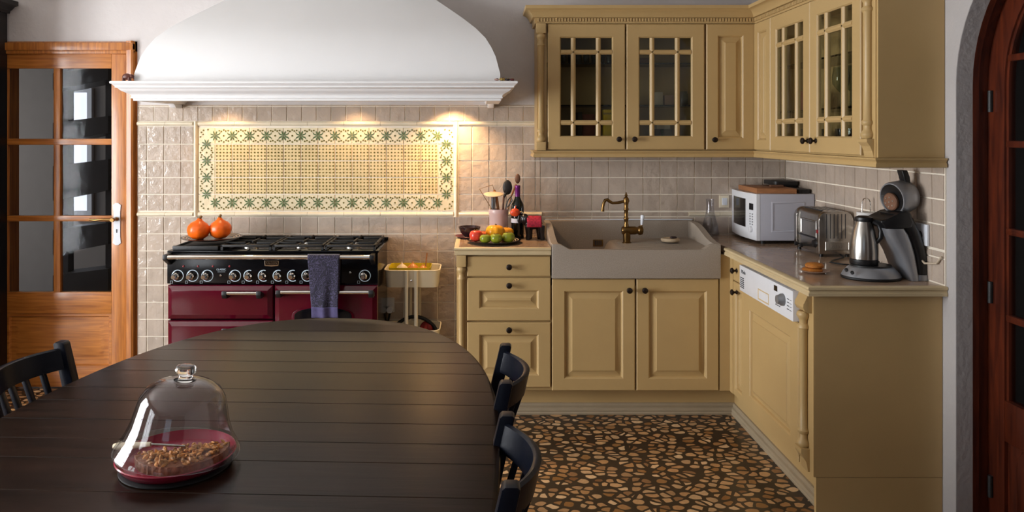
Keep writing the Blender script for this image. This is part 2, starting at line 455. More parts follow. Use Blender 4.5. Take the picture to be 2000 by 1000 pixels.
def damask_mat():
    m = bpy.data.materials.new('damask_cloth'); m.use_nodes = True
    nt = m.node_tree; n = nt.nodes; L = nt.links; b = n['Principled BSDF']
    tc = n.new('ShaderNodeTexCoord')
    nz = n.new('ShaderNodeTexNoise'); nz.inputs['Scale'].default_value = 22; L.new(tc.outputs['Object'], nz.inputs['Vector'])
    mv = n.new('ShaderNodeMix'); mv.data_type = 'VECTOR'; mv.inputs['Factor'].default_value = 0.06
    L.new(tc.outputs['Object'], mv.inputs['A']); L.new(nz.outputs['Color'], mv.inputs['B'])
    v = n.new('ShaderNodeTexVoronoi'); v.inputs['Scale'].default_value = 34; L.new(mv.outputs['Result'], v.inputs['Vector'])
    w = n.new('ShaderNodeMath'); w.operation = 'SINE'; k = n.new('ShaderNodeMath'); k.operation = 'MULTIPLY'; k.inputs[1].default_value = 24
    L.new(v.outputs['Distance'], k.inputs[0]); L.new(k.outputs[0], w.inputs[0])
    r = n.new('ShaderNodeValToRGB'); r.color_ramp.elements[0].position = 0.35; r.color_ramp.elements[1].position = 0.65
    r.color_ramp.elements[0].color = lin('#1a1629'); r.color_ramp.elements[1].color = lin('#3f3955')
    L.new(w.outputs[0], r.inputs[0]); L.new(r.outputs[0], b.inputs['Base Color']); b.inputs['Roughness'].default_value = 0.9
    b.inputs['Sheen Weight'].default_value = 0.2
    return m
M_damask = damask_mat()
M_hem = mat('lavender_hem', '#4a4468', 0.9, var=0.15, vscale=60)

# ------------------------------------------------------------------ the room
WY = 4.35      # back wall
WX = 1.802     # right wall
LX = -3.9      # left wall
FY = -2.6      # wall behind the camera
CZ = 2.62      # ceiling
S = FPX / WY
def wx(px): return (px - 935.0) / S * 1.0
def wz(py): return EYE - (py - 262.0) / S

def struct(o): o['kind'] = 'structure'; return o
struct(MB().box(LX - 1.6, WX + 2.0, FY - 0.2, 7.2, -0.06, 0).build('floor', M_floor, loc=(0, 0, 0)))
struct(MB().box(LX - 0.2, WX + 0.6, FY - 0.2, WY + 0.14, CZ, CZ + 0.08).build('ceiling', M_ceil, loc=(0, 0, CZ)))
DX0, DX1, DZ = -2.83, -2.0, 2.03        # opening of the oak door
w = MB()
w.box(DX1, WX + 0.2, WY, WY + 0.14, 0, CZ); w.box(LX - 0.2, DX0, WY, WY + 0.14, 0, CZ); w.box(DX0, DX1, WY, WY + 0.14, DZ, CZ)
struct(w.build('wall_back', M_wall, loc=(0, WY, 0)))
# left wall with a tall French window
w = MB()
WNZ0, WNZ1 = 0.3, 2.25
WINS = ((1.3, 2.8), (-1.0, 0.2))
w.box(LX - 0.2, LX, FY, -1.0, 0, CZ); w.box(LX - 0.2, LX, 0.2, 1.3, 0, CZ); w.box(LX - 0.2, LX, 2.8, WY, 0, CZ)
for ya, yb in WINS:
    w.box(LX - 0.2, LX, ya, yb, WNZ1, CZ); w.box(LX - 0.2, LX, ya, yb, 0, WNZ0)
struct(w.build('wall_left', M_plaster, loc=(LX, 0, 0)))
w = MB()
w.box(-4.1, -1.9, FY - 0.15, FY, 0, CZ); w.box(-0.7, WX + 0.2, FY - 0.15, FY, 0, CZ)
w.box(-1.9, -0.7, FY - 0.15, FY, 2.15, CZ); w.box(-1.9, -0.7, FY - 0.15, FY, 0, 0.85)
struct(w.build('wall_front', M_front, loc=(0, FY, 0)))
def window(name, xf, u0, u1, z0, z1, v):
    root = bpy.data.objects.new(name, None); COL.objects.link(root); struct(root)
    root.location = xf @ Vector(((u0 + u1) / 2, v, z0))
    f = MB(xf); t = 0.055
    f.box(u0, u0 + t, v - 0.03, v + 0.03, z0, z1); f.box(u1 - t, u1, v - 0.03, v + 0.03, z0, z1)
    f.box(u0, u1, v - 0.03, v + 0.03, z0, z0 + t); f.box(u0, u1, v - 0.03, v + 0.03, z1 - t, z1)
    um = (u0 + u1) / 2
    f.box(um - 0.06, um + 0.06, v - 0.03, v + 0.03, z0, z1)
    for k in (1, 2):
        zz = z0 + (z1 - z0) * k / 3
        f.box(u0, u1, v - 0.015, v + 0.015, zz - 0.018, zz + 0.018)
    f.build('window_frame', M_whiteg, root)
    MB(xf).box(u0 + t, u1 - t, v - 0.004, v + 0.004, z0 + t, z1 - t).build('window_pane', M_pane, root)
LEFT = Matrix(((0, 1, 0, 0), (-1, 0, 0, 0), (0, 0, 1, 0), (0, 0, 0, 1)))
window('window_1', LEFT, -2.8, -1.3, WNZ0, WNZ1, LX - 0.03)
window('window_4', LEFT, -0.2, 1.0, WNZ0, WNZ1, LX - 0.03)
window('window_2', Matrix.Identity(4), -1.9, -0.7, 0.85, 2.15, FY - 0.05)

# right wall with the arched opening
AY1, AR = 2.804, 0.53
AY0 = AY1 - 2 * AR; AC = AY1 - AR; AZ = 1.672
def arch_pts(r, n=28, foot=0.0):
    return [(AC + r, foot)] + arc(AC, AZ, r, 0, 180, n) + [(AC - r, foot)]
w = MB()
outline = [(WY + 0.14, 0), (WY + 0.14, CZ), (FY, CZ), (FY, 0)] + arch_pts(AR)[::-1]
w.prism(outline, 'x', WX, WX + 0.064)
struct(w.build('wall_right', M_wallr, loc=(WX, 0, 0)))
def arch_ring(mb, r0, r1, x0, x1, foot=0.0, n=28):
    A = arch_pts(r0, n, foot); B = arch_pts(r1, n, foot)
    rows = [[mb._v((x, p[0], p[1])) for p in P] for P, x in ((A, x0), (B, x0), (B, x1), (A, x1))]
    m = len(A)
    for k in range(4):
        P, Q = rows[k], rows[(k + 1) % 4]
        for i in range(m - 1): mb._f([P[i], P[i + 1], Q[i + 1], Q[i]])
    mb._f([r[0] for r in rows]); mb._f([r[-1] for r in rows][::-1])
rv = MB(); arch_ring(rv, AR + 0.012, AR - 0.0012, WX + 0.0012, WX + 0.0625)
struct(rv.build('trim_1', M_reveal, loc=(WX, AC, 0)))
d2 = bpy.data.objects.new('door_2', None); COL.objects.link(d2); struct(d2); d2.location = (WX + 0.1, AC, 0)
fr = MB(); arch_ring(fr, AR + 0.05, AR - 0.002, WX + 0.064, WX + 0.086); arch_ring(fr, AR + 0.05, AR + 0.012, WX + 0.086, WX + 0.20)
fr.build('door_frame', M_mahog, d2)
LFX = WX + 0.128
lf = MB()
arch_ring(lf, AR + 0.01, AR - 0.078, LFX, LFX + 0.04, 0.02)
arch_ring(lf, AR - 0.078, AR - 0.09, LFX + 0.008, LFX + 0.032, 0.5)
GR = AR - 0.078
for zz, h in ((1.765, 0.026), (1.45, 0.026), (1.13, 0.026), (0.812, 0.026)):
    hw = GR if zz < AZ else math.sqrt(GR ** 2 - (zz - AZ) ** 2)
    lf.prism([(AC - hw, zz - h / 2), (AC + hw, zz - h / 2), (AC + hw, zz + h / 2), (AC - hw, zz + h / 2)], 'x', LFX + 0.004, LFX + 0.036, 0.006)
lf.box(LFX + 0.005, LFX + 0.035, AC - 0.015, AC + 0.015, 0.5, AZ + GR, 0.005)
lf.box(LFX, LFX + 0.04, AC - GR, AC + GR, 0.36, 0.51, 0.003); lf.box(LFX, LFX + 0.04, AC - GR, AC + GR, 0.02, 0.1, 0.003)
lf.box(LFX + 0.014, LFX + 0.03, AC - GR, AC + GR, 0.1, 0.36)
lf.box(LFX, LFX + 0.04, AC - 0.04, AC + 0.04, 0.1, 0.36, 0.003)
for s0 in (-1, 1):
    c0 = AC + s0 * (GR + 0.04) / 2
    lf.prism([(c0 - 0.15, 0.13), (c0 + 0.15, 0.13), (c0 + 0.15, 0.3)] + arc(c0, 0.27, 0.15, 20, 160, 8) + [(c0 - 0.15, 0.3)], 'x', LFX + 0.003, LFX + 0.02, 0.006)
leaf2 = lf.build('door_leaf', M_mahog, d2)
gp = MB(); gp.prism([(AC + GR, 0.5)] + arc(AC, AZ, GR, 0, 180, 24) + [(AC - GR, 0.5)], 'x', LFX + 0.016, LFX + 0.021)
gp.build('glass_pane', M_pane, leaf2)
for zz in (ZP(198, 2.79), ZP(571, 2.79), ZP(950, 2.79)):
    MB().cyl((LFX - 0.006, AY1 - 0.012, zz - 0.04), (LFX - 0.006, AY1 - 0.012, zz + 0.04), 0.009, 12).build('hinge', M_iron, leaf2)
pw = MB(); pw.box(WX + 1.0, WX + 1.05, FY, WY, 0, CZ); pw.box(WX + 0.2, WX + 1.0, 0.6, 0.65, 0, CZ); pw.box(WX + 0.2, WX + 1.0, 3.5, 3.55, 0, CZ)
pw.box(WX + 0.064, WX + 1.05, 0.6, 3.55, CZ, CZ + 0.05)
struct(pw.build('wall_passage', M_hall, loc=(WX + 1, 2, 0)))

# the hall behind the oak door
h = MB(); HY = 6.5
h.box(-5.2, -0.8, HY, HY + 0.1, 0, CZ); h.box(-5.3, -5.2, WY + 0.14, HY, 0, CZ); h.box(-0.8, -0.7, WY + 0.14, HY, 0, CZ); h.box(-5.3, -0.7, WY + 0.14, HY + 0.1, CZ, CZ + 0.05)
struct(h.build('wall_hall', M_hall, loc=(-3, HY, 0)))
d3 = bpy.data.objects.new('reflection_window', None); COL.objects.link(d3); struct(d3); d3.location = (-3.5, HY - 0.03, 0.8)
MB().box(-3.56, -3.41, HY - 0.02, HY - 0.012, 0.82, 1.85).build('window_pane', M_reflglow, d3)  # made-up glowing pane behind the door, imitating window reflections in its glass
f = MB()
for x0, x1, z0, z1 in ((-3.6, -3.56, 0.78, 1.89), (-3.41, -3.37, 0.78, 1.89), (-3.56, -3.41, 1.85, 1.89), (-3.56, -3.41, 0.78, 0.82)): f.box(x0, x1, HY - 0.04, HY - 0.002, z0, z1)
f.build('window_frame', M_whiteg, d3)
st = thing('reflection_bars', 'made-up dark staircase seen through right column of oak door panes', 'bars', (-2.75, 5.6, 0))  # added bars that cut the imitated window reflection into slices
for (ya, yb, za, zb) in ((235, 272, 0.0, 0.0), (318, 382, 0, 0), (440, 486, 0, 0), (528, 575, 0, 0), (140, 170, 0, 0)):
    z1 = ZP(ya, 5.6); z0 = ZP(yb, 5.6)
    MB().prism([(XP(118, 5.6), z0 - 0.03), (XP(224, 5.6), z0 + 0.05), (XP(224, 5.6), z1 + 0.03), (XP(118, 5.6), z1 - 0.02)], 'y', 5.5, 5.74).build('reflection_bar', M_refldark, st)
MB().box(XP(206, 5.6), XP(222, 5.6), 5.6, 5.68, 0, 2.3).build('reflection_upright', M_refldark, st)
MB().box(XP(118, 5.6), XP(133, 5.6), 5.6, 5.68, 0, 2.3).build('reflection_upright', M_refldark, st)

# ------------------------------------------------------------------ glazed tiles on the walls
def tile_rect(mb, xf, u0, u1, z0, z1, v, g=0.0021, th=0.006):
    """one pillowed tile facing -v"""
    tx, tz = random.uniform(-1, 1) * 0.0006, random.uniform(-1, 1) * 0.0006
    b = 0.0016
    if u1 - u0 < 0.012 or z1 - z0 < 0.012: b = 0.0008
    A = [mb.bm.verts.new(xf @ Vector((u, v, z))) for u, z in ((u0 + g, z0 + g), (u1 - g, z0 + g), (u1 - g, z1 - g), (u0 + g, z1 - g))]
    Bq = [((u0 + g + b, z0 + g + b), -tx - tz), ((u1 - g - b, z0 + g + b), tx - tz), ((u1 - g - b, z1 - g - b), tx + tz), ((u0 + g + b, z1 - g - b), -tx + tz)]
    B = [mb.bm.verts.new(xf @ Vector((p[0], v - th + d, p[1]))) for p, d in Bq]
    mb._f([B[0], B[1], B[2], B[3]])
    for k in range(4): mb._f([A[k], A[(k + 1) % 4], B[(k + 1) % 4], B[k]])
PX0 = wx(388); PXN, PW = 15, 0.1001
rows_mid = [wz(412) + i * (wz(249) - wz(412)) / 5 for i in range(6)]
def tile_field(mb, xf, u0, u1, z0, z1, uorg, zorg, pitch, v, rowz=None):
    zs = []
    if rowz: zs = [(max(a, z0), min(b, z1)) for a, b in zip(rowz[:-1], rowz[1:]) if b > z0 + 0.004 and a < z1 - 0.004]
    else:
        k = math.floor((z0 - zorg) / pitch + 1e-6)
        while zorg + k * pitch < z1 - 0.004:
            a, b = max(z0, zorg + k * pitch), min(z1, zorg + (k + 1) * pitch)
            if b - a > 0.004: zs.append((a, b))
            k += 1
    k = math.floor((u0 - uorg) / pitch + 1e-6)
    while uorg + k * pitch < u1 - 0.004:
        a, b = max(u0, uorg + k * pitch), min(u1, uorg + (k + 1) * pitch)
        if b - a > 0.004:
            for z_0, z_1 in zs: tile_rect(mb, xf, a, b, z_0, z_1, v)
        k += 1
I4 = Matrix.Identity(4)
TV = WY - 0.003
ZD0, ZD1 = wz(423), wz(413.5)       # dado band
ZT0, ZT1 = wz(246), wz(237)         # upper band
ZTOP = wz(205); ZLOW = ZD0
XL0 = DX1 + 0.004; XU = XP(1040, 4.3) + 0.02; XF0, XF1 = wx(379), wx(895)
t = MB()
tile_field(t, I4, XL0, XU, 0.004, ZLOW, PX0, ZLOW, PW, TV)                       # below the dado, range side
tile_field(t, I4, XL0, XF0, ZD1, ZT0, PX0, 0, PW, TV, rows_mid[:1] + rows_mid[1:5] + [ZT0])
tile_field(t, I4, XF1, XU, ZD1, ZT0, PX0, 0, PW, TV, rows_mid[:1] + rows_mid[1:5] + [ZT0])
tile_field(t, I4, XL0, XU, ZT1, ZTOP, PX0, ZT1, 0.0865, TV)
rz = [ZLOW - 0.1, ZLOW, rows_mid[0]] + rows_mid[1:] + [rows_mid[-1] + 0.1]
tile_field(t, I4, XU, WX - 0.01, 0.70, ZLOW, PX0, ZLOW, PW, TV)
tile_field(t, I4, XU, WX - 0.01, ZD1, 1.45, PX0, 0, PW, TV, rows_mid[:5] + [rows_mid[4] + 0.1])
tile_field(t, I4, wx(1058), wx(1344), ZD0, ZD1, PX0, ZD0, PW, TV)
struct(t.build('trim_2', M_tile, loc=(0, WY, 0), smooth=0))
g = MB(); g.box(XL0, WX - 0.008, TV - 0.002, WY, 0.001, 1.45); g.box(XL0, XU, TV - 0.002, WY, 1.45, ZTOP)
struct(g.build('trim_3', M_grout, loc=(0, WY, 0)))
t = MB(); TVR = WX - 0.003
tile_field(t, RIGHT, -(WY - 0.012), -2.862, 0.88, ZLOW, -(WY - 0.012), ZLOW, PW, TVR)
tile_field(t, RIGHT, -(WY - 0.012), -2.862, ZLOW, ZD1, -(WY - 0.012), ZD0, PW, TVR)
tile_field(t, RIGHT, -(WY - 0.012), -2.862, ZD1, 1.394, -(WY - 0.012), 0, PW, TVR, rows_mid[:5] + [rows_mid[4] + 0.1])
struct(t.build('trim_4', M_tile, loc=(WX, 3.5, 0), smooth=0))
g = MB(); g.box(TVR - 0.002, WX, 2.86, WY - 0.006, 0.88, 1.394)
struct(g.build('trim_5', M_grout, loc=(WX, 3.5, 0)))

def pencil(mb, u0, u1, z, h, seglen=0.2):
    """half-round rail in short lengths"""
    n = max(1, round((u1 - u0) / seglen)); w_ = (u1 - u0) / n
    for i in range(n):
        a, b = u0 + i * w_ + 0.0008, u0 + (i + 1) * w_ - 0.0008
        prof = [(TV + 0.002, z - h / 2)] + [(TV + 0.002 - 0.020 * math.sin(math.radians(q)), z - h / 2 * math.cos(math.radians(q))) for q in (25, 50, 75, 90, 105, 130, 155)] + [(TV + 0.002, z + h / 2)]
        mb.prism(prof, 'x', a, b)
zd, zt = (ZD0 + ZD1) / 2, (ZT0 + ZT1) / 2
t = MB()
pencil(t, XL0, XF0 - 0.002, zt, 0.026); pencil(t, XL0, XF0 - 0.002, zd, 0.026)
pencil(t, XF1 + 0.002, XU, zt, 0.026); pencil(t, XF1 + 0.002, wx(1058), zd, 0.026); pencil(t, wx(1344), wx(1525), zd, 0.026)
struct(t.build('trim_6', M_trimt, loc=(0, WY, 0)))

# decorative tile panel with its frame
pan = thing('tile_panel', 'framed panel of dotted yellow tiles with leafy border above the range', 'tile panel', (wx(637), WY - 0.004, wz(420)))
t = MB()
for i in range(1, 14):
    for j in range(1, 4): tile_rect(t, I4, PX0 + i * PW, PX0 + (i + 1) * PW, rows_mid[j], rows_mid[j + 1], TV)
t.mi = 1
yv = TV - 0.0078
def diamond(mb, x, z, r, n=6):
    mb._f([mb._v((x + r * math.cos(2 * PI * k / n + 0.5), yv, z + r * math.sin(2 * PI * k / n + 0.5))) for k in range(n)])
RH = rows_mid[1] - rows_mid[0]
for i in range(1, 14):
    for j in range(1, 4):
        for a in range(5):
            for b in range(5):
                diamond(t, PX0 + (i + 0.1 + 0.2 * a) * PW, rows_mid[j] + (0.1 + 0.2 * b) * RH, 0.0047 + random.uniform(-0.0006, 0.0006))
t.build('dotted_field', [M_ptile, M_dot], pan, smooth=0, normals=False)
t = MB()
for i in range(15):
    for j in range(5):
        if 0 < i < 14 and 0 < j < 4: continue
        tile_rect(t, I4, PX0 + i * PW, PX0 + (i + 1) * PW, rows_mid[j], rows_mid[j + 1], TV)
def leaf(mb, x, z, ang, L, wd):
    c, s_ = math.cos(ang), math.sin(ang)
    pts = [(0.06, 0), (0.3, wd * 0.7), (0.55, wd), (0.8, wd * 0.6), (1, 0), (0.8, -wd * 0.6), (0.55, -wd), (0.3, -wd * 0.7)]
    mb._f([mb._v((x + L * (p * c - q * s_), yv, z + L * (p * s_ + q * c))) for p, q in pts])
def star(mb, x, z):
    mb.mi = 2
    for k in range(8): leaf(mb, x, z, PI / 8 + k * PI / 4, 0.032, 0.13)
def scatter(mb, x, z, horiz):
    mb.mi = 1
    for (p, q) in ((0.0, 0.0), (-0.014, 0.026), (0.012, 0.028), (-0.014, -0.028), (0.014, -0.026), (-0.026, 0.03), (0.026, 0.031), (-0.027, -0.032), (0.027, -0.03), (0.0, 0.034), (0.0, -0.036)):
        if not horiz: p, q = q, p
        diamond(mb, x + p, z + q, 0.0052)
    mb.mi = 2
    for (p, q, a) in ((-0.009, 0.012, 0.9), (0.009, 0.012, 2.2), (-0.009, -0.012, -0.9), (0.009, -0.012, -2.2)):
        if not horiz: p, q, a = q, p, PI / 2 - a
        leaf(mb, x + p * 1.9, z + q * 1.9, a + PI, 0.018, 0.10)
for row in (0, 4):
    zc_ = (rows_mid[row] + rows_mid[row + 1]) / 2
    for i in range(1, 15):
        star(t, PX0 + i * PW, zc_)
        if i < 14: scatter(t, PX0 + (i + 0.5) * PW, zc_, True)
for col in (0, 14):
    xc_ = PX0 + (col + 0.5) * PW
    for j in range(1, 5):
        star(t, xc_, rows_mid[j])
        if j < 4: scatter(t, xc_, (rows_mid[j] + rows_mid[j + 1]) / 2, False)
t.mi = 1
for col, sx in ((0, -1), (14, 1)):
    for row, sz in ((0, -1), (4, 1)):
        for p, q in ((0.03, 0.02), (0.018, 0.032), (0.036, -0.006), (-0.008, 0.036), (0.02, 0.008)):
            diamond(t, PX0 + (col + 0.5) * PW + sx * p, (rows_mid[row] + rows_mid[row + 1]) / 2 + sz * q, 0.0052)
t.build('leaf_border', [M_pbord, M_dot, M_leaf], pan, smooth=0, normals=False)
t = MB()
pencil(t, XF0 + 0.028, XF1 - 0.028, zt, 0.028); pencil(t, XF0 + 0.028, XF1 - 0.028, zd, 0.028)
for x0 in (XF0, XF1 - 0.027):
    zs = [ZD0, ZD0 + 0.18, ZD0 + 0.36, ZT1]
    for a, b in zip(zs[:-1], zs[1:]):
        prof = [(x0, TV + 0.002)] + [(x0 + 0.0135 - 0.0135 * math.cos(math.radians(q)), TV + 0.002 - 0.021 * math.sin(math.radians(q))) for q in (25, 50, 75, 90, 105, 130, 155)] + [(x0 + 0.027, TV + 0.002)]
        t.prism(prof, 'z', a + 0.0006, b - 0.0006)
t.build('panel_frame', M_trimt, pan)

# ------------------------------------------------------------------ oak glazed door
d1 = bpy.data.objects.new('door_1', None); COL.objects.link(d1); struct(d1); d1.location = ((DX0 + DX1) / 2, WY, 0)
f = MB()
fx0, fx1 = DX0, DX1
f.prism([(fx1 - 0.012, WY), (fx1 - 0.012, WY - 0.03), (fx1 - 0.022, WY - 0.036), (fx1 - 0.05, WY - 0.030), (fx1 - 0.058, WY - 0.018), (fx1 - 0.058, WY)], 'z', 0, DZ, 0)
f.box(fx0 - 0.04, fx0 + 0.05, WY - 0.03, WY, 0, DZ)
f.box(fx0 - 0.04, fx1 - 0.012, WY - 0.036, WY, DZ - 0.055, DZ - 0.01, 0.006); f.box(fx0 - 0.04, fx1 - 0.012, WY - 0.026, WY, DZ - 0.075, DZ - 0.05, 0.006)
f.box(fx1 - 0.058, fx1, WY, WY + 0.14, 0, DZ); f.box(fx0, fx0 + 0.05, WY, WY + 0.14, 0, DZ); f.box(fx0, fx1, WY, WY + 0.14, DZ - 0.06, DZ)
f.build('door_frame', M_oak, d1)
LY = WY - 0.012
lx0, lx1 = fx0 + 0.05, fx1 - 0.058
lf = MB()
sx1 = wx(219.5)
lf.box(sx1, lx1, LY, LY + 0.04, 0.01, DZ - 0.075, 0.003)
lf.box(lx0, wx(16), LY, LY + 0.04, 0.01, DZ - 0.075, 0.003)
leaf1 = lf.build('door_leaf', M_oak, d1)
lf = MB()
for ya, yb in ((93, 134), (271, 283), (421, 432), (570, 612)):
    lf.box(lx0 + 0.02, sx1, LY + (0.002 if yb - ya < 20 else 0), LY + 0.038, wz(yb), wz(ya), 0.004)
lf.box(lx0 + 0.02, sx1, LY, LY + 0.04, 0.01, 0.12, 0.003)
lf.rings_rect(lx0 + 0.02, sx1, 0.12, wz(612), LY + 0.001, [(0, 0.012), (0.0, 0.0), (0.014, 0.0), (0.022, 0.012), (0.04, 0.012), (0.075, 0.004)])
lf.build('cross_rails', M_oakh, leaf1)
mu = MB(); mu.box(wx(106), wx(119), LY + 0.003, LY + 0.037, wz(571), wz(133), 0.004); mu.build('centre_muntin', M_oak, leaf1)
for ya, yb in ((134, 271), (283, 421), (432, 570)):
    for xa, xb in ((lx0 + 0.03, wx(106)), (wx(119), sx1)):
        MB().box(xa - 0.002, xb + 0.002, LY + 0.018, LY + 0.022, wz(yb) - 0.002, wz(ya) + 0.002).build('glass_pane', M_pane, leaf1)
hx = wx(231)
e = MB()
zt_, zb_ = wz(396), wz(478)
pl = []
for k in range(21):
    tt = k / 20; zz = zb_ + (zt_ - zb_) * tt
    ww = 0.019
    if tt < 0.12: ww = 0.008 + 0.018 * math.sin(PI * tt / 0.14)
    if tt > 0.88: ww = 0.008 + 0.018 * math.sin(PI * (1 - tt) / 0.14)
    pl.append((ww, zz))
e.prism([(hx + a, z) for a, z in pl] + [(hx - a, z) for a, z in pl[::-1]], 'y', LY - 0.006, LY, 0.0015)
esc = e.build('escutcheon', M_porc, leaf1, label='white porcelain door plate')
MB().prism([(hx - 0.003, wz(454)), (hx + 0.003, wz(454)), (hx + 0.004, wz(447)), (hx - 0.004, wz(447))], 'y', LY - 0.0075, LY - 0.005).build('keyhole', M_darkprint, esc)
e = MB(); zh = wz(427)
e.lathe([(0.012, 0), (0.013, 0.012), (0.009, 0.02), (0.009, 0.045), (0.013, 0.05), (0.011, 0.062)], (hx, LY - 0.005, zh), (0, -1, 0), 16)
e.tube([(hx, LY - 0.056, zh), (hx - 0.05, LY - 0.058, zh + 0.003), (hx - 0.1, LY - 0.056, zh - 0.001), (hx - 0.135, LY - 0.052, zh + 0.001)], 0.006, 10, rs=[0.008, 0.006, 0.008, 0.005])
e.build('lever_handle', M_brass, leaf1)

# ------------------------------------------------------------------ plaster hood
KH = 3.85 / FPX
HL, HR, HF = -673 * KH, 42 * KH, 3.85
hood = thing('range_hood', 'wide white bell-shaped plaster hood with moulded shelf over the range', 'range hood', ((HL + HR) / 2, (HF + WY) / 2, 1.66))
def hood_inset():
    pts = [(0.0, 1.757), (0.0, 1.80)]
    for (px, py) in ((268, 128), (275, 110), (287, 92), (303, 74), (330, 55), (365, 36), (400, 19), (440, 0)):
        a = (px - 935) / FPX           # HL + i = a*(HF + i)
        i = (a * HF - HL) / (1 - a)
        pts.append((i, EYE + (262 - py) * (HF + i) / FPX))
    i, z = pts[-1]
    pts += [(0.40, z + 0.035), (0.44, z + 0.075), (0.465, z + 0.13), (0.478, 2.5), (0.48, CZ)]
    return pts
prof = [(-i, z) for i, z in hood_inset()]
b = MB(); b.sweep([(HL, WY - 0.001), (HL, HF), (HR, HF), (HR, WY - 0.001)], prof, close_prof=False)
b.build('canopy', M_hood, hood, smooth=30)
pr = [(-0.09, 1.757), (0.0835, 1.757), (0.087, 1.752), (0.085, 1.745), (0.078, 1.742), (0.072, 1.734), (0.068, 1.731), (0.068, 1.725), (0.060, 1.723)]
pr += [(0.055 - 0.045 * (k / 8) - 0.010 * math.sin(PI * 2 * k / 8) * -1 * 0.6, 1.722 - 0.040 * k / 8) for k in range(1, 9)]
pr += [(0.012, 1.679), (0.012, 1.673), (0.004, 1.671), (0.003, 1.660), (-0.07, 1.660), (-0.09, 1.70)]
b = MB(); b.sweep([(HL, WY - 0.001), (HL, HF), (HR, HF), (HR, WY - 0.001)], pr)
b.build('mantel_shelf', M_hood, hood, smooth=30)
b = MB(); b.box(HL + 0.085, HR - 0.085, HF + 0.085, WY - 0.001, 1.705, 1.72); soff = b.build('soffit', M_hood, hood)
for sx in (HL + 0.02, HR - 0.06):
    MB().prism([(WY - 0.012, 1.66), (WY - 0.012, 1.638), (WY - 0.1, 1.638), (WY - 0.13, 1.66)], 'x', sx, sx + 0.035, 0.004).build('support_bracket', M_hood, hood)
for px, pw_ in ((432, 7.0), (692, 8.0), (884, 42.0)):
    x = XP(px, 4.21)
    MB().lathe([(0.036, 0), (0.036, -0.008), (0.028, -0.010)], (x, 4.215, 1.705), n=20).build('spotlight_rim', M_chrome, hood)
    MB().lathe([(0.026, 0), (0.024, -0.004)], (x, 4.215, 1.6945), n=20).build('spotlight_lens', M_spotlens, hood)
    l = bpy.data.lights.new('hood_spot', 'SPOT'); l.energy = pw_; l.color = (1.0, 0.62, 0.30); l.spot_size = math.radians(125); l.spot_blend = 0.8; l.shadow_soft_size = 0.025
    o = bpy.data.objects.new('hood_spot', l); COL.objects.link(o); o.location = (x, 4.215, 1.685); o.rotation_euler = (math.radians(4), 0, 0)

# ------------------------------------------------------------------ cabinet joinery
def knob(xf, u, z, v, parent):
    c = Vector((u, v, z)); mb = MB(xf)
    mb.lathe([(0.010, 0), (0.010, 0.004), (0.0055, 0.008), (0.0055, 0.016), (0.011, 0.019), (0.0155, 0.024), (0.0145, 0.030), (0.008, 0.034)], c, (0, -1, 0), 18)
    return mb.build('knob', M_knob, parent)
def panel_front(name, xf, u0, u1, z0, z1, v, parent, fw=0.058, th=0.021, plain=False, m=None):
    mb = MB(xf)
    R = [(0, th), (0, 0.004), (0.004, 0)]
    if plain: pass
    else:
        R += [(fw, 0), (fw + 0.006, 0.005), (fw + 0.010, 0.014), (fw + 0.015, 0.014), (fw + 0.040, 0.003), (fw + 0.042, 0.0005)]
    rr = mb.rings_rect(u0, u1, z0, z1, v, R)
    mb._f(rr[0][::-1])
    return mb.build(name, m or M_cream, parent, smooth=25)
def glass_door(xf, u0, u1, z0, z1, v, parent, th=0.021, fw=0.066, wl=None, wr=None):
    fl, fr_ = wl or fw, wr or fw
    mb = MB(xf)
    o = [mb._v(p) for p in ((u0, v + th, z0), (u1, v + th, z0), (u1, v + th, z1), (u0, v + th, z1))]
    def ring(i, j, d): return [mb._v(p) for p in ((u0 + i, v + d, z0 + j), (u1 - i, v + d, z0 + j), (u1 - i, v + d, z1 - j), (u0 + i, v + d, z1 - j))]
    R = [o, ring(0, 0, 0.004), ring(0.004, 0.004, 0), ring(fw, fw + 0.004, 0), ring(fw + 0.006, fw + 0.01, 0.007), ring(fw + 0.006, fw + 0.01, th)]
    for A, B in zip(R[:-1], R[1:]):
        for k in range(4): mb._f([A[k], A[(k + 1) % 4], B[(k + 1) % 4], B[k]])
    A, B = R[-1], R[0]
    for k in range(4): mb._f([A[k], A[(k + 1) % 4], B[(k + 1) % 4], B[k]])
    a0, a1, c0, c1 = u0 + fw + 0.006, u1 - fw - 0.006, z0 + fw + 0.01, z1 - fw - 0.01
    hw = 0.013
    for t_ in (0.245, 0.735):
        uc = a0 + (a1 - a0) * t_
        mb.prism([(uc - hw, v + th), (uc - hw, v + 0.007), (uc - 0.004, v), (uc + 0.004, v), (uc + hw, v + 0.007), (uc + hw, v + th)], 'z', c0, c1)
    for t_ in (0.135, 0.855):
        zc_ = c0 + (c1 - c0) * t_
        if xf is I4 or True:
            pts = [(v + th, zc_ - hw), (v + 0.007, zc_ - hw), (v, zc_ - 0.004), (v, zc_ + 0.004), (v + 0.007, zc_ + hw), (v + th, zc_ + hw)]
            mb.prism(pts, 'x', a0, a1)
    d = mb.build('door', M_cream, parent, smooth=25)
    MB(xf).box(a0, a1, v + 0.012, v + 0.015, c0, c1).build('glass_pane', M_smoke, d)
    return d
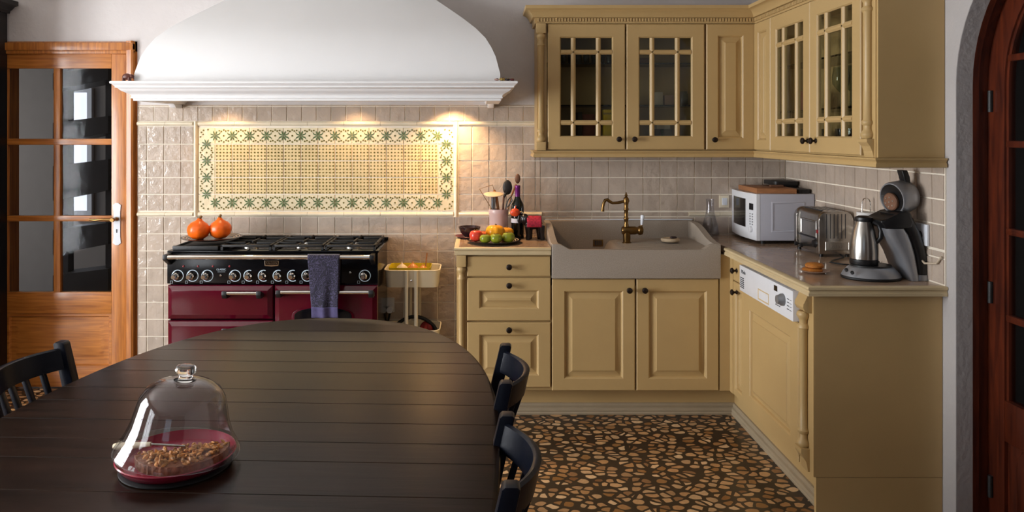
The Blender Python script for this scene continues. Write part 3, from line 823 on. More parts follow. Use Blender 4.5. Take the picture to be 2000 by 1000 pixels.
def carcass(xf, u0, u1, v0, v1, z0, z1, parent, open_front=False, t=0.016):
    mb = MB(xf)
    if not open_front: mb.box(u0, u1, v0, v1, z0, z1)
    else:
        mb.box(u0, u0 + t, v0, v1, z0, z1); mb.box(u1 - t, u1, v0, v1, z0, z1)
        mb.box(u0 + t, u1 - t, v0, v1, z0, z0 + t); mb.box(u0 + t, u1 - t, v0, v1, z1 - t, z1); mb.box(u0 + t, u1 - t, v1 - 0.008, v1, z0 + t, z1 - t)
    return mb.build('carcass', M_cream, parent)
def turned(mb, u, v, z0, z1, r):
    H = z1 - z0
    p = [(r * .75, 0), (r * 1.0, 0.008), (r * 1.05, 0.018), (r * .8, 0.028), (r * .62, 0.036), (r * .62, 0.05), (r * .9, 0.058), (r * .92, 0.066), (r * .66, 0.074), (r * .62, H * .35), (r * .66, H - 0.074), (r * .92, H - 0.066), (r * .9, H - 0.058), (r * .62, H - 0.05), (r * .62, H - 0.036), (r * .8, H - 0.028), (r * 1.05, H - 0.018), (r, H - 0.008), (r * .75, H)]
    mb.lathe(p, (u, v, z0), n=20)

# ---- upper cabinets
UV = 4.133; UX = 1.545; UZ0, UZ1 = 1.395, 2.10
XLc = 0.325
DT = 0.021
c1 = thing('wall_cabinet', 'cream wall cabinet with two glazed muntin doors over the sink', 'wall cabinet', (0.80, 4.24, UZ0), group=None)
carcass(I4, XLc, 1.258, UV, WY - 0.012, UZ0, UZ1, c1, True)
for a, b, kx in ((XP(1070, UV - DT), XP(1221, UV - DT), XP(1208, UV - DT)), (XP(1224, UV - DT), XP(1376, UV - DT), XP(1238, UV - DT))):
    dd = glass_door(I4, a, b, 1.4015, 2.097, UV - DT, c1)
    knob(I4, kx, ZP(272, UV - DT), UV - DT, dd)
p = MB(); pu = XP(1056.5, UV - 0.02)
p.box(XLc, XP(1068, UV), UV - 0.004, UV + 0.01, UZ0, UZ1)
p.box(pu - 0.027, pu + 0.027, UV - 0.032, UV, 2.045, 2.10, 0.004); p.box(pu - 0.027, pu + 0.027, UV - 0.032, UV, 1.397, 1.445, 0.004)
turned(p, pu, UV - 0.012, 1.445, 2.045, 0.024)
p.build('pilaster', M_cream, c1)
for z in (ZP(126, 4.2), ZP(207, 4.2)):
    MB().box(XLc + 0.018, 1.24, UV + 0.01, WY - 0.022, z - 0.004, z + 0.004).build('glass_shelf', M_shelf, c1)
c2 = thing('corner_wall_cabinet', 'narrow cream corner wall cabinet with solid raised-panel door', 'wall cabinet', (1.5, 4.24, UZ0))
carcass(I4, 1.2585, WX - 0.012, UV, WY - 0.012, UZ0, UZ1, c2)
dd = panel_front('door', I4, 1.262, XP(1474, UV - DT), 1.4015, 2.097, UV - DT, c2, fw=0.062)
knob(I4, XP(1394, UV - DT), ZP(273, UV - DT), UV - DT, dd)
bl = panel_front('blank_panel', RIGHT, -(UV - DT - 0.001), -3.884, 1.4015, 2.097, UX - DT, c2, fw=0.052)
MB().box(UX, WX - 0.012, 3.882, UV - 0.0005, UZ0, UZ1).build('side_carcass', M_cream, c2)
c3 = thing('wall_cabinet', 'cream wall cabinet on the right wall with two glazed doors above the toaster', 'wall cabinet', (1.67, 3.4, UZ0))
carcass(RIGHT, -3.881, -2.879, UX, WX - 0.012, UZ0, UZ1, c3, True)
for a, b, ky in ((-3.880, -3.422, 1578), (-3.419, -2.965, 1594)):
    dd = glass_door(RIGHT, a, b, 1.4015, 2.097, UX - DT, c3)
    yk = (UX - DT) * FPX / (ky - 935.0)
    knob(RIGHT, -yk, ZP(275, yk), UX - DT, dd)
p = MB(RIGHT); pu = -2.922
p.box(-2.962, -2.879, UX - 0.006, UX + 0.01, UZ0, UZ1)
p.box(pu - 0.03, pu + 0.03, UX - 0.034, UX, 2.04, 2.10, 0.004)
turned(p, pu, UX - 0.014, 1.47, 2.04, 0.026)
p.prism([(UX, 1.395), (UX - 0.010, 1.395), (UX - 0.012, 1.42), (UX - 0.02, 1.44), (UX - 0.036, 1.455), (UX - 0.036, 1.468), (UX, 1.468)], 'x', pu - 0.034, pu + 0.034, 0.002)
p.build('pilaster', M_cream, c3)
MB().box(UX - 0.002, WX - 0.002, 2.868, 2.879, UZ0, UZ1).build('side_panel', M_cream, c3)
for z in (1.60, 1.83):
    MB().box(UX + 0.01, WX - 0.022, 2.897, 3.86, z - 0.004, z + 0.004).build('glass_shelf', M_shelf, c3)
path = [(XLc, WY - 0.012), (XLc, UV), (UX, UV), (UX, 2.868), (WX - 0.006, 2.868)]
co = thing('cornice', 'moulded cream cornice with a dentil row along the wall cabinet tops', 'cornice', (1.2, 4.1, 2.10))
cp = [(-0.1, 2.101), (0.012, 2.101), (0.014, 2.108), (0.014, 2.131), (0.026, 2.134), (0.028, 2.142), (0.033, 2.152), (0.043, 2.166), (0.056, 2.174), (0.066, 2.177), (0.068, 2.194), (-0.1, 2.194)]
MB().sweep(path, cp).build('moulding', M_cream, co, smooth=35)
dn = MB()
x = XLc
while x < UX - 0.02:
    dn.box(x, x + 0.011, UV - 0.022, UV - 0.012, 2.111, 2.129); x += 0.0165
y = UV - 0.03
while y > 2.86:
    dn.box(UX - 0.022, UX - 0.012, y - 0.011, y, 2.111, 2.129); y -= 0.0165
dn.build('dentil_row', M_cream, co, smooth=0)
lr = [(-0.1, 1.3945), (0.024, 1.3945), (0.026, 1.389), (0.021, 1.385), (0.017, 1.378), (0.022, 1.371), (0.023, 1.361), (0.019, 1.358), (0.004, 1.358), (-0.1, 1.38)]
MB().sweep(path, lr).build('light_rail', M_cream, None, (1.2, 4.1, 1.358), smooth=35, label='slim cream moulding strip running under all the wall cabinets', cat='moulding')

# ---- contents of the glazed cabinets
def tumbler(x, y, z, r, h, n=14):
    mb = MB(); mb.lathe([(r * .8, 0), (r, h), (r * .94, h), (r * .75, 0.006)], (x, y, z), n=n, cap=False)
    mb.lathe([(0.001, 0.003), (r * .8, 0.003)], (x, y, z), n=n, cap=False)
    return mb
M_gl = glass_mat('drinking_glass', '#c9d4d0', 1.5)
zsh = ZP(126, 4.2) + 0.0045
gl0 = None
for k in range(7):
    x = XP(1100 + 15 * k, 4.24)
    if gl0 is None:
        gl0 = tumbler(x, 4.24, zsh, 0.019, 0.075).build('drinking_glass', M_gl, None, (x, 4.24, zsh)); o = gl0
    else:
        o = gl0.copy(); COL.objects.link(o); o.location = (x, 4.24, zsh)
    tag(o, 'small clear glass on the top shelf behind the leftmost glazed door', 'glass', 'glasses on the top shelf')
def carton(name, x0, x1, y, z0, z1, m, label, cat, dep=0.06, bev=0.002):
    return MB().box(x0, x1, y, y + dep, z0, z1, bev).build(name, m, None, label=label, cat=cat)
ZB = UZ0 + 0.0165
carton('book', XP(1129, 4.2), XP(1136.5, 4.2), 4.19, ZB, ZP(219, 4.2), M_bookdark, 'black-spined upright book beside the rust book behind the left glazed door', 'book', 0.12)
carton('book', XP(1137.5, 4.2), XP(1162, 4.2), 4.2, ZB, ZP(223, 4.2), M_bookred, 'rust brown book standing in the left glazed wall cabinet', 'book', 0.11)
bx = thing('drink_carton', 'yellow carton with navy lettering behind the left glazed door', 'carton', (XP(1190, 4.2), 4.22, ZB))
MB().box(XP(1179, 4.2), XP(1203, 4.2), 4.19, 4.25, ZB, ZP(214, 4.2), 0.002).build('box', M_yellowbox, bx)
MB().text('BANANIA', 0.017, Matrix.Translation((XP(1191, 4.19), 4.1895, ZP(222, 4.19))) @ Matrix.Rotation(PI / 2, 4, 'X')).build('lettering', M_bluep, bx, smooth=0)
z2 = ZP(207, 4.2) + 0.0045; z1_ = zsh
carton('paper_packet', XP(1277, 4.2), XP(1295, 4.2), 4.2, z2, ZP(180, 4.2), M_cartonw, 'white paper packet on the lower shelf behind the middle glazed door', 'packet')
carton('cardboard_box', XP(1298, 4.2), XP(1316, 4.2), 4.2, z2, ZP(186, 4.2), M_carton, 'brown card box beside the white packet on the glass shelf', 'box')
carton('cardboard_box', XP(1250, 4.2), XP(1272, 4.2), 4.2, z1_, ZP(113, 4.2), M_carton, 'pinkish box on the top shelf of the right glazed door over the sink', 'box')
j = MB(); j.lathe([(0.022, 0), (0.026, 0.006), (0.026, 0.06), (0.02, 0.07), (0.02, 0.078)], (XP(1335, 4.22), 4.22, z2), n=18)
j.build('storage_jar', M_gl, None, label='clear glass jar right of the boxes on the lower glass shelf', cat='jar')
carton('paper_packet', XP(1283, 4.2), XP(1309, 4.2), 4.2, ZP(252, 4.2), ZP(244, 4.2) + 0.012, M_cartonw, 'flat white packet lying on the books behind the middle glazed door', 'packet', 0.08)
for px0, px1, m, lb in ((1279, 1291, M_bookdark, 'black book leftmost under the flat white packet'), (1291.5, 1296, M_bookgreen, 'slim green book between the black and grey books'), (1296.5, 1313, M_bookgrey, 'thick grey book under the flat white packet')):
    carton('book', XP(px0, 4.2), XP(px1, 4.2), 4.2, ZB, ZP(252, 4.2) - 0.0005, m, lb, 'book', 0.1)
# right wall cabinet: tumblers below, goblets above
tm0 = None
for k, y in enumerate((3.74, 3.66, 3.58, 3.32, 3.24, 3.16, 3.08, 3.0)):
    if tm0 is None:
        tm0 = tumbler(1.63, y, ZB, 0.033, 0.1).build('tumbler', M_gl, None, (1.63, y, ZB)); o = tm0
    else:
        o = tm0.copy(); COL.objects.link(o); o.location = (1.63, y, ZB)
    tag(o, 'clear tumbler on the bottom board of the right-wall glazed cabinet', 'glass', 'tumblers in the right-wall cabinet')
gb0 = None
for y in (3.34, 3.25, 3.16, 3.07):
    z = 1.6045
    if gb0 is None:
        g_ = MB(); g_.lathe([(0.034, 0), (0.03, 0.003), (0.005, 0.008), (0.004, 0.07), (0.02, 0.085), (0.036, 0.11), (0.038, 0.14), (0.031, 0.185)], (1.63, y, z), n=20, cap=False)
        gb0 = g_.build('wine_glass', M_gl, None, (1.63, y, z)); o = gb0
    else:
        o = gb0.copy(); COL.objects.link(o); o.location = (1.63, y, z)
    tag(o, 'stemmed wine glass on the middle shelf behind the nearest glazed door on the right wall', 'glass', 'wine glasses on the middle shelf')
carton('tea_caddy', 1.60, 1.66, 3.64, 1.6045, 1.70, M_maroon, 'dark red tin on the middle shelf of the right-wall cabinet', 'tin', 0.1)

# ---- base cabinets
BV = 3.866; BX = 1.30; CT = 0.9; CB = 0.862; CVF = 3.833; CXF = 1.27
FV = BV - DT
b1 = thing('drawer_cabinet', 'cream base cabinet with three knobbed drawers left of the sink', 'base cabinet', (0.12, 4.1, 0.155))
MB().box(-0.115, 0.374, BV, WY - 0.012, 0.156, CB).build('carcass', M_cream, b1)
for za, zb, pl_ in ((ZP(540, FV), ZP(501, FV), True), (ZP(626.5, FV), ZP(543.5, FV), False), (ZP(757, FV), ZP(630, FV), False)):
    dr = panel_front('drawer', I4, XP(912.5, FV), XP(1075.5, FV), za, zb, FV, b1, fw=0.062 if not pl_ else 0.05, plain=pl_)
    zk = (za + zb) / 2 if pl_ else zb - 0.034
    knob(I4, XP(994, FV), zk, FV, dr)
p = MB(); pu = XP(901, BV - 0.02)
p.box(-0.115, XP(912, BV), BV - 0.004, BV + 0.01, 0.156, CB)
p.box(pu - 0.025, pu + 0.025, BV - 0.034, BV, 0.80, CB - 0.001, 0.004); p.box(pu - 0.025, pu + 0.025, BV - 0.034, BV, 0.157, 0.235, 0.004)
turned(p, pu, BV - 0.012, 0.235, 0.80, 0.023); p.build('pilaster', M_cream, b1)
b2 = thing('sink_cabinet', 'cream base cabinet with two raised-panel doors beneath the stone sink', 'base cabinet', (0.82, 4.1, 0.155))
MB().box(0.3745, 1.2485, BV, WY - 0.012, 0.156, 0.70).build('carcass', M_cream, b2)
ztop = ZP(545, FV)
for a, b, k in ((1078.5, 1240.5, 1228), (1243.5, 1404, 1258)):
    dd = panel_front('door', I4, XP(a, FV), XP(b, FV), 0.158, ztop, FV, b2, fw=0.062)
    knob(I4, XP(k, FV), ZP(566, FV), FV, dd)
# filler post in the corner
fl = MB(); fl.box(1.249, 1.299, FV, FV + 0.03, 0.158, CB); fl.box(1.30, 1.33, 3.80, FV + 0.03, 0.158, CB)
fl.build('corner_filler', M_cream, None, label='narrow cream filler post in the inner corner of the base cabinets', cat='filler panel')
b3 = thing('narrow_cabinet', 'narrow cream base cabinet with a drawer over a door, left of the dishwasher', 'base cabinet', (1.55, 3.72, 0.155))
MB().box(BX + DT, WX - 0.012, 3.632, 3.798, 0.156, CB).build('carcass', M_cream, b3)
dr = panel_front('drawer', RIGHT, -3.797, -3.633, 0.742, 0.858, BX, b3, plain=True)
knob(RIGHT, -3.735, 0.80, BX, dr)
dd = panel_front('door', RIGHT, -3.797, -3.633, 0.158, 0.737, BX, b3, fw=0.036)
knob(RIGHT, -3.735, ZP(571, 3.735), BX, dd)
dw = thing('dishwasher', 'built-in dishwasher with white control panel and tall cream door', 'dishwasher', (1.55, 3.32, 0.155))
MB().box(BX + DT, WX - 0.012, 3.008, 3.628, 0.156, 0.855).build('tub', M_silver, dw)
panel_front('door', RIGHT, -3.627, -3.009, 0.158, 0.722, BX - 0.006, dw, fw=0.075, th=0.027)
cpn = MB(RIGHT); cv = BX - 0.026
cpn.prism([(cv + 0.045, 0.726), (cv, 0.726), (cv - 0.001, 0.85), (cv + 0.045, 0.853)], 'x', -3.625, -3.010, 0.003)
cpo = cpn.build('control_panel', M_whiteg, dw, label='white control panel')
tx = MB(RIGHT)
def rtext(mb, s, size, u, v, z): mb.text(s, size, Matrix.Translation((u, v, z)) @ Matrix.Rotation(PI / 2, 4, 'X'))
rtext(tx, 'Miele', 0.026, -3.57, cv - 0.0012, 0.822)
tx.build('lettering', M_darkprint, cpo, smooth=0); tx = MB(RIGHT)
for k in range(6): tx.box(-3.612, -3.565, cv - 0.002, cv, 0.745 + 0.009 * k, 0.749 + 0.009 * k)
tx.build('vent_lines', M_darkprint, cpo, smooth=0); tx = MB(RIGHT)
for q in range(3):
    for k in range(3): tx.box(-3.185 + 0.018 * q, -3.172 + 0.018 * q, cv - 0.002, cv, 0.757 + 0.014 * k, 0.760 + 0.014 * k)
tx.build('printed_scale', M_darkprint, cpo, smooth=0); tx = MB(RIGHT)
for k in range(4): tx.box(-3.065, -3.047, cv - 0.002, cv, 0.765 + 0.014 * k, 0.768 + 0.014 * k); tx.box(-3.04, -3.022, cv - 0.002, cv, 0.765 + 0.014 * k, 0.7665 + 0.014 * k)
tx.build('printed_scale', M_darkprint, cpo, smooth=0)
MB(RIGHT).box(-3.20, -3.165, cv - 0.002, cv + 0.001, 0.815, 0.838).build('display', M_darkglass, cpo)
gr = MB(RIGHT); gr.rings_rect(-3.385, -3.26, 0.735, 0.785, cv - 0.002, [(0, 0.003), (0.001, 0), (0.005, 0), (0.007, 0.0025)]); gr.build('recessed_grip', M_bone, cpo)
MB(RIGHT).lathe([(0.026, 0), (0.025, 0.012), (0.02, 0.018), (0.018, 0.028), (0.006, 0.029)], (-3.105, cv, 0.795), (0, -1, 0), 24).build('dial', M_silver, cpo)
ep = thing('cabinet_end_panel', 'flat cream panel closing the near end of the base cabinets, with turned pilaster', 'end panel', (1.55, 2.9, 0))
MB().box(BX + 0.004, WX - 0.002, 2.882, 2.90, 0.155, CB - 0.0005).build('side_panel', M_cream, ep)
MB().box(BX + 0.01, WX - 0.002, 2.8825, 2.9, 0.0, 0.153).build('kick_panel', M_cream, ep)
p = MB(RIGHT); pu = -2.945
p.box(-3.006, -2.8825, BX, BX + 0.03, 0.156, CB - 0.0005)
p.prism([(BX + 0.004, CB - 0.001), (BX - 0.018, CB - 0.001), (BX - 0.02, 0.845), (BX - 0.034, 0.825), (BX - 0.036, 0.81), (BX - 0.028, 0.795), (BX - 0.012, 0.787), (BX + 0.004, 0.787)], 'x', pu - 0.028, pu + 0.05, 0.002)
turned(p, pu, BX - 0.012, 0.25, 0.787, 0.025)
p.prism([(BX + 0.004, 0.16), (BX - 0.008, 0.16), (BX - 0.012, 0.2), (BX - 0.024, 0.215), (BX - 0.034, 0.232), (BX - 0.034, 0.25), (BX + 0.004, 0.25)], 'x', pu - 0.03, pu + 0.03, 0.002)
p.build('pilaster', M_cream, ep)
pl_ = thing('cabinet_plinth', 'recessed cream plinth with ribbed grey-beige floor moulding under base cabinets', 'plinth', (0.8, 3.95, 0))
ppath = [(-0.10, WY - 0.02), (-0.10, 3.955), (1.362, 3.955), (1.362, 2.90)]
MB().sweep(ppath, [(0, 0.0), (0, 0.155), (-0.016, 0.155), (-0.016, 0)]).build('kick_board', M_cream, pl_)
MB().sweep(ppath, [(0.0005, 0.0), (0.022, 0.0), (0.024, 0.008), (0.020, 0.016), (0.023, 0.022), (0.020, 0.034), (0.012, 0.038), (0.014, 0.046), (0.008, 0.056), (0.0005, 0.058)]).build('floor_moulding', M_skirt, pl_, smooth=35)

# ---- worktops
def edge_prof(z1):
    return [(-0.02, z1), (0.0, z1), (0.005, z1 - 0.003), (0.006, z1 - 0.011), (0.000, z1 - 0.016), (-0.001, z1 - 0.020), (0.004, z1 - 0.026), (0.004, z1 - 0.037), (-0.02, z1 - 0.037)]
k1 = thing('worktop', 'short tiled worktop left of the sink carrying the fruit plate', 'worktop', (0.12, 4.1, CB))
MB().box(-0.105, 0.3735, CVF + 0.016, WY - 0.012, CB, CT).build('tiled_top', M_counter, k1)
MB().sweep([(-0.122, WY - 0.012), (-0.122, CVF), (0.3735, CVF)], edge_prof(CT + 0.001)).build('moulded_edge', M_edge, k1, smooth=35)
k2 = thing('worktop', 'long tiled worktop along the right wall under microwave, toaster and coffee machine', 'worktop', (1.55, 3.5, CB))
MB().box(CXF + 0.016, WX - 0.006, 2.868, WY - 0.012, CB, CT).build('tiled_top', M_counter, k2)
MB().sweep([(CXF, CVF - 0.004), (CXF, 2.852), (WX - 0.002, 2.852)], edge_prof(CT + 0.001)).build('moulded_edge', M_edge, k2, smooth=35)

# ---- stone sink
sk = thing('stone_sink', 'large speckled beige stone farmhouse sink with high curved back and drainer', 'sink', (0.81, 4.08, 0.742))
SL, SR, SF, SBk = 0.3775, 1.2485, 3.826, WY - 0.0125
m_ = MB()
side = [(SF, 0.745), (SBk, 0.742), (SBk, 0.985), (SBk - 0.10, 0.985), (SBk - 0.16, 0.981), (SBk - 0.23, 0.968), (SBk - 0.30, 0.949), (SBk - 0.37, 0.932), (SBk - 0.44, 0.922), (SF + 0.02, 0.92), (SF, 0.918)]
m_.prism(side, 'x', SL, SL + 0.034, 0.008, 3); m_.prism(side, 'x', SR - 0.034, SR, 0.008, 3)
m_.box(SL + 0.01, SR - 0.01, SBk - 0.03, SBk, 0.742, 0.986, 0.008, 3)
ap = [(SL, 0.742), (SR, 0.742), (SR, 0.92)]
for k in range(0, 11):
    tt = k / 10; ap.append((SR - 0.03 - 0.075 * tt, 0.919 - 0.029 * (0.5 - 0.5 * math.cos(PI * tt))))
for k in range(0, 11):
    tt = 1 - k / 10; ap.append((SL + 0.03 + 0.075 * tt, 0.919 - 0.029 * (0.5 - 0.5 * math.cos(PI * tt))))
ap.append((SL, 0.92))
m_.prism(ap, 'y', SF - 0.0005, SF + 0.036, 0.007, 3)
m_.box(SL + 0.02, SR - 0.02, SF + 0.03, SBk - 0.02, 0.742, 0.765)
dxl = XP(1200, 4.1)
m_.prism([(dxl - 0.045, 0.76), (SR - 0.02, 0.76), (SR - 0.02, 0.889), (dxl + 0.05, 0.876), (dxl + 0.01, 0.87), (dxl - 0.01, 0.85)], 'y', SF + 0.03, SBk - 0.02, 0.006)
for k in range(9):
    yy = SF + 0.075 + 0.038 * k
    m_.prism([(dxl + 0.03, 0.872), (SR - 0.15, 0.881), (SR - 0.15, 0.8865), (dxl + 0.03, 0.877)], 'y', yy, yy + 0.012, 0.002)
m_.build('basin', M_sink, sk, smooth=30)
o_ = MB(); oy = SBk - 0.032; ox, oz = XP(1168, oy), ZP(474.5, oy)
o_.box(ox - 0.029, ox + 0.029, oy - 0.003, oy, oz - 0.02, oz + 0.02, 0.002)
o_.mi = 1
for k in range(4): o_.box(ox - 0.02 + 0.011 * k, ox - 0.013 + 0.011 * k, oy - 0.0036, oy - 0.002, oz - 0.014, oz + 0.014)
o_.build('overflow_grille', [M_brass, M_darkprint], sk)
sil = MB(); sil.box(SL + 0.01, SR, WY - 0.016, WY - 0.0101, 0.984, 0.992, 0.002); sil.build('sealant_bead', M_porc, sk)

# ---- tap
ty = 4.16; tx_ = XP(1224, ty)
tap = thing('kitchen_tap', 'aged brass kitchen mixer tap with curved spout behind the sink', 'tap', (tx_, ty, 0.876))
sc = ty / FPX
def Z(py): return ZP(py, ty)
t = MB(); t.lathe([(0.025, 0), (0.025, 0.004), (0.021, 0.007), (0.021, Z(452) - 0.877), ], (tx_, ty, 0.877), n=24); t.build('base', M_brass, tap)
t = MB(); t.lathe([(0.018, 0), (0.023, 0.006), (0.0235, 0.03), (0.0235, 0.075), (0.020, 0.082), (0.020, 0.09), (0.026, 0.096), (0.027, 0.104), (0.022, 0.116), (0.010, 0.121)], (tx_ - 0.028, ty, Z(450)), (1, 0, 0), 24); t.build('mixer_body', M_brass, tap)
t = MB(); z0_ = Z(443); H = Z(392) - z0_
t.lathe([(0.014, 0), (0.014, 0.012), (0.011, 0.02), (0.012, 0.04), (0.0145, 0.043), (0.0145, 0.048), (0.011, 0.053), (0.0115, H - 0.055), (0.0145, H - 0.05), (0.0145, H - 0.045), (0.0115, H - 0.04), (0.013, H - 0.018), (0.015, H - 0.01), (0.0155, H + 0.012), (0.011, H + 0.018), (0.006, H + 0.022), (0.009, H + 0.03), (0.005, H + 0.038), (0.004, H + 0.045), (0.001, H + 0.048)], (tx_ - 0.003, ty, z0_), n=20); t.build('column', M_brass, tap)
sp = [(tx_ + 0.014, Z(392)), (tx_ - 0.01, Z(393)), (XP(1207, ty), Z(396)), (XP(1196, ty), Z(396.5)), (XP(1190, ty), Z(393)), (XP(1186, ty), Z(390)), (XP(1182, ty), Z(391)), (XP(1179, ty), Z(397)), (XP(1177.5, ty), Z(404)), (XP(1177, ty), Z(413))]
t = MB(); t.tube([(x, ty, z) for x, z in sp], 0.008, 12, rs=[0.006, 0.009, 0.008, 0.008, 0.009, 0.0095, 0.0095, 0.009, 0.0085, 0.010]); t.build('spout', M_brass, tap)
hb = Vector((tx_ + 0.082, ty, Z(441)))
t = MB(); t.cyl(hb - Vector((0, 0, 0.012)), hb + Vector((0.002, 0, 0.004)), 0.006, 12); t.build('lever_joint', M_brass, tap)
t = MB(); t.lathe([(0.006, 0), (0.007, 0.005), (0.0105, 0.035), (0.0115, 0.05), (0.009, 0.056), (0.004, 0.058)], hb + Vector((0.002, 0, 0.004)), (0.1, 0, 1), 18); t.build('lever', M_porc, tap, label='white porcelain lever')
# soap stone on the drainer
so = MB(); so.lathe([(0.03, 0), (0.048, 0.004), (0.052, 0.012), (0.048, 0.02), (0.04, 0.022), (0.036, 0.018), (0.005, 0.017)], (XP(1309, 4.12), 4.12, 0.889), n=28)
so.build('soap_dish', M_sponge, None, label='round beige soap dish on the right side of the sink drainer', cat='soap dish')
so = MB(); so.sphere((XP(1315, 4.13), 4.13, 0.913), 0.02, 1, 0.7, 0.35); so.build('scouring_pad', M_dkbrown, None, label='small dark scouring pad lying in the round soap dish', cat='scouring pad')
# carafe in the corner
cx_, cy_ = XP(1387, 4.25), 4.25
ca = MB(); ca.lathe([(0.045, 0.001), (0.05, 0.004), (0.05, 0.02), (0.042, 0.07), (0.026, 0.13), (0.021, 0.17), (0.024, 0.215), (0.022, 0.215), (0.019, 0.17), (0.024, 0.13), (0.04, 0.07), (0.047, 0.02), (0.045, 0.008), (0.002, 0.006)], (cx_, cy_, CT), n=32, cap=False)
ca.build('glass_carafe', M_dome, None, label='clear glass carafe in the corner between sink and microwave', cat='carafe')
sw = thing('wall_switch', 'cream wall switch half hidden behind the microwave', 'switch', (wx(1411), WY - 0.012, wz(392)))
MB().box(wx(1403), wx(1422), WY - 0.019, WY - 0.0095, wz(405), wz(381), 0.003).build('plate', M_trimt, sw)
MB().box(wx(1408), wx(1418), WY - 0.022, WY - 0.018, wz(400), wz(386), 0.002).build('rocker', M_porc, sw)

# ------------------------------------------------------------------ range cooker
RF = 3.9; RL, RR = XP(327, RF), XP(738, RF); RB = WY - 0.02
rc = thing('range_cooker', 'wide burgundy range cooker with black control panel under the hood', 'cooker', ((RL + RR) / 2, 4.12, 0))
MB().box(RL + 0.004, RR - 0.004, RF + 0.03, RB, 0.06, 0.862).build('body', M_black, rc)
for x in (RL + 0.05, RR - 0.08):
    for y in (RF + 0.08, RB - 0.08): MB().cyl((x, y, 0), (x, y, 0.06), 0.02, 12).build('foot', M_blackp, rc)
hb_ = MB(); hb_.box(RL - 0.004, RR + 0.004, RF + 0.003, RB, 0.862, 0.874, 0.004); hb_.box(RL - 0.004, RR + 0.004, RB - 0.02, RB, 0.874, 0.888, 0.003)
hb_.build('hob_plate', M_black, rc)
cpz0, cpz1 = ZP(554, RF), ZP(495, RF)
cp_ = MB(); cp_.prism([(RF + 0.04, cpz0), (RF, cpz0), (RF - 0.004, cpz0 + 0.004), (RF - 0.004, cpz1), (RF + 0.04, cpz1)], 'x', RL, RR, 0.002)
cpo = cp_.build('control_panel', M_black, rc)
PY = RF - 0.004
def ctext(mb, s, size, px, py, y): mb.text(s, size, Matrix.Translation((XP(px, y), y, ZP(py, y))) @ Matrix.Rotation(PI / 2, 4, 'X'))
def ring(mb, c, r0, r1, y, a0, a1, n=28):
    pts = [(c[0] + r * math.cos(math.radians(a)), c[1] + r * math.sin(math.radians(a))) for r, a in [(r1, a0 + (a1 - a0) * k / n) for k in range(n + 1)]]
    pin = [(c[0] + r0 * math.cos(math.radians(a0 + (a1 - a0) * k / n)), c[1] + r0 * math.sin(math.radians(a0 + (a1 - a0) * k / n))) for k in range(n + 1)]
    V = [mb._v((p[0], y, p[1])) for p in pts]; W = [mb._v((p[0], y, p[1])) for p in pin]
    for k in range(n): mb._f([V[k], V[k + 1], W[k + 1], W[k]])
PYf = PY - 0.0006
big = (347, 376, 405, 459); small = (487, 515, 544, 572, 600)
for px in big + small + (712.5,):
    pr_ = MB()
    if px in small: ring(pr_, (XP(px, PY), ZP(538.5, PY)), 0.0265, 0.031, PYf + 0.0003, 70, 300)
    else: ring(pr_, (XP(px, PY), ZP(538.5, PY)), 0.0275, 0.0315, PYf + 0.0003, 0, 360)
    pr_.build('dial_ring', M_print, cpo, smooth=0)
    pr_ = MB(); ring(pr_, (XP(px - 12, PY), ZP(551, PY)), 0.008, 0.0095, PYf + 0.0003, 45, 405, 4)
    pr_.build('dial_symbol', M_print, cpo, smooth=0)
pr_ = MB(); ctext(pr_, 'CLASSIC', 0.0135, 432, 526.5, PY)
pr_.box(XP(425, PY), XP(440, PY), PYf, PYf + 0.001, ZP(531.3, PY), ZP(530.8, PY))
pr_.build('lettering', M_print, cpo, smooth=0)
for px in big + small + (711,):
    dxx = -4 if px != 711 else -1
    kx, kz = XP(px + dxx + (2 if px in small else 0), PY), ZP(539.5, PY)
    kb = MB(); kb.lathe([(0.019, 0), (0.019, 0.006), (0.013, 0.012), (0.0125, 0.03), (0.0105, 0.034), (0.003, 0.034)], (kx, PY, kz), (0, -1, 0), 20)
    kb.box(kx - 0.002, kx + 0.002, PY - 0.02, PY - 0.004, kz + 0.012, kz + 0.026, 0.001)
    kb.build('knob', M_chrome, rc)
for px in (358.5, 387, 416, 448.5):
    MB().lathe([(0.0055, 0), (0.0055, 0.003), (0.003, 0.005)], (XP(px, PY), PY, ZP(520, PY)), (0, -1, 0), 12).build('indicator_lamp', M_red, rc)
for px, py in ((431, 538), (684, 532.5)):
    MB().lathe([(0.006, 0), (0.006, 0.004), (0.004, 0.006)], (XP(px, PY), PY, ZP(py, PY)), (0, -1, 0), 14).build('button', M_chrome, rc)
bd = MB(); x0, x1 = XP(516.5, PY), XP(545, PY); zt_, zb_ = ZP(509, PY), ZP(519, PY); xm = (x0 + x1) / 2
bd.prism([(x0, zt_)] + [(x0 + 0.002, zb_), (xm, zb_ - 0.004), (x1 - 0.002, zb_), (x1, zt_)], 'y', PY - 0.003, PY, 0.001)
bd.mi = 1; bd.prism([(x0 + 0.005, zt_ - 0.003), (x0 + 0.006, zb_ + 0.005), (x1 - 0.006, zb_ + 0.005), (x1 - 0.005, zt_ - 0.003)], 'y', PY - 0.0036, PY - 0.001)
bd.mi = 0; bd.text('FALCON', 0.0145, Matrix.Translation((xm, PY - 0.004, (zt_ + zb_) / 2 + 0.001)) @ Matrix.Rotation(PI / 2, 4, 'X'))
bd.build('badge', [M_chrome, M_black], cpo, smooth=0)
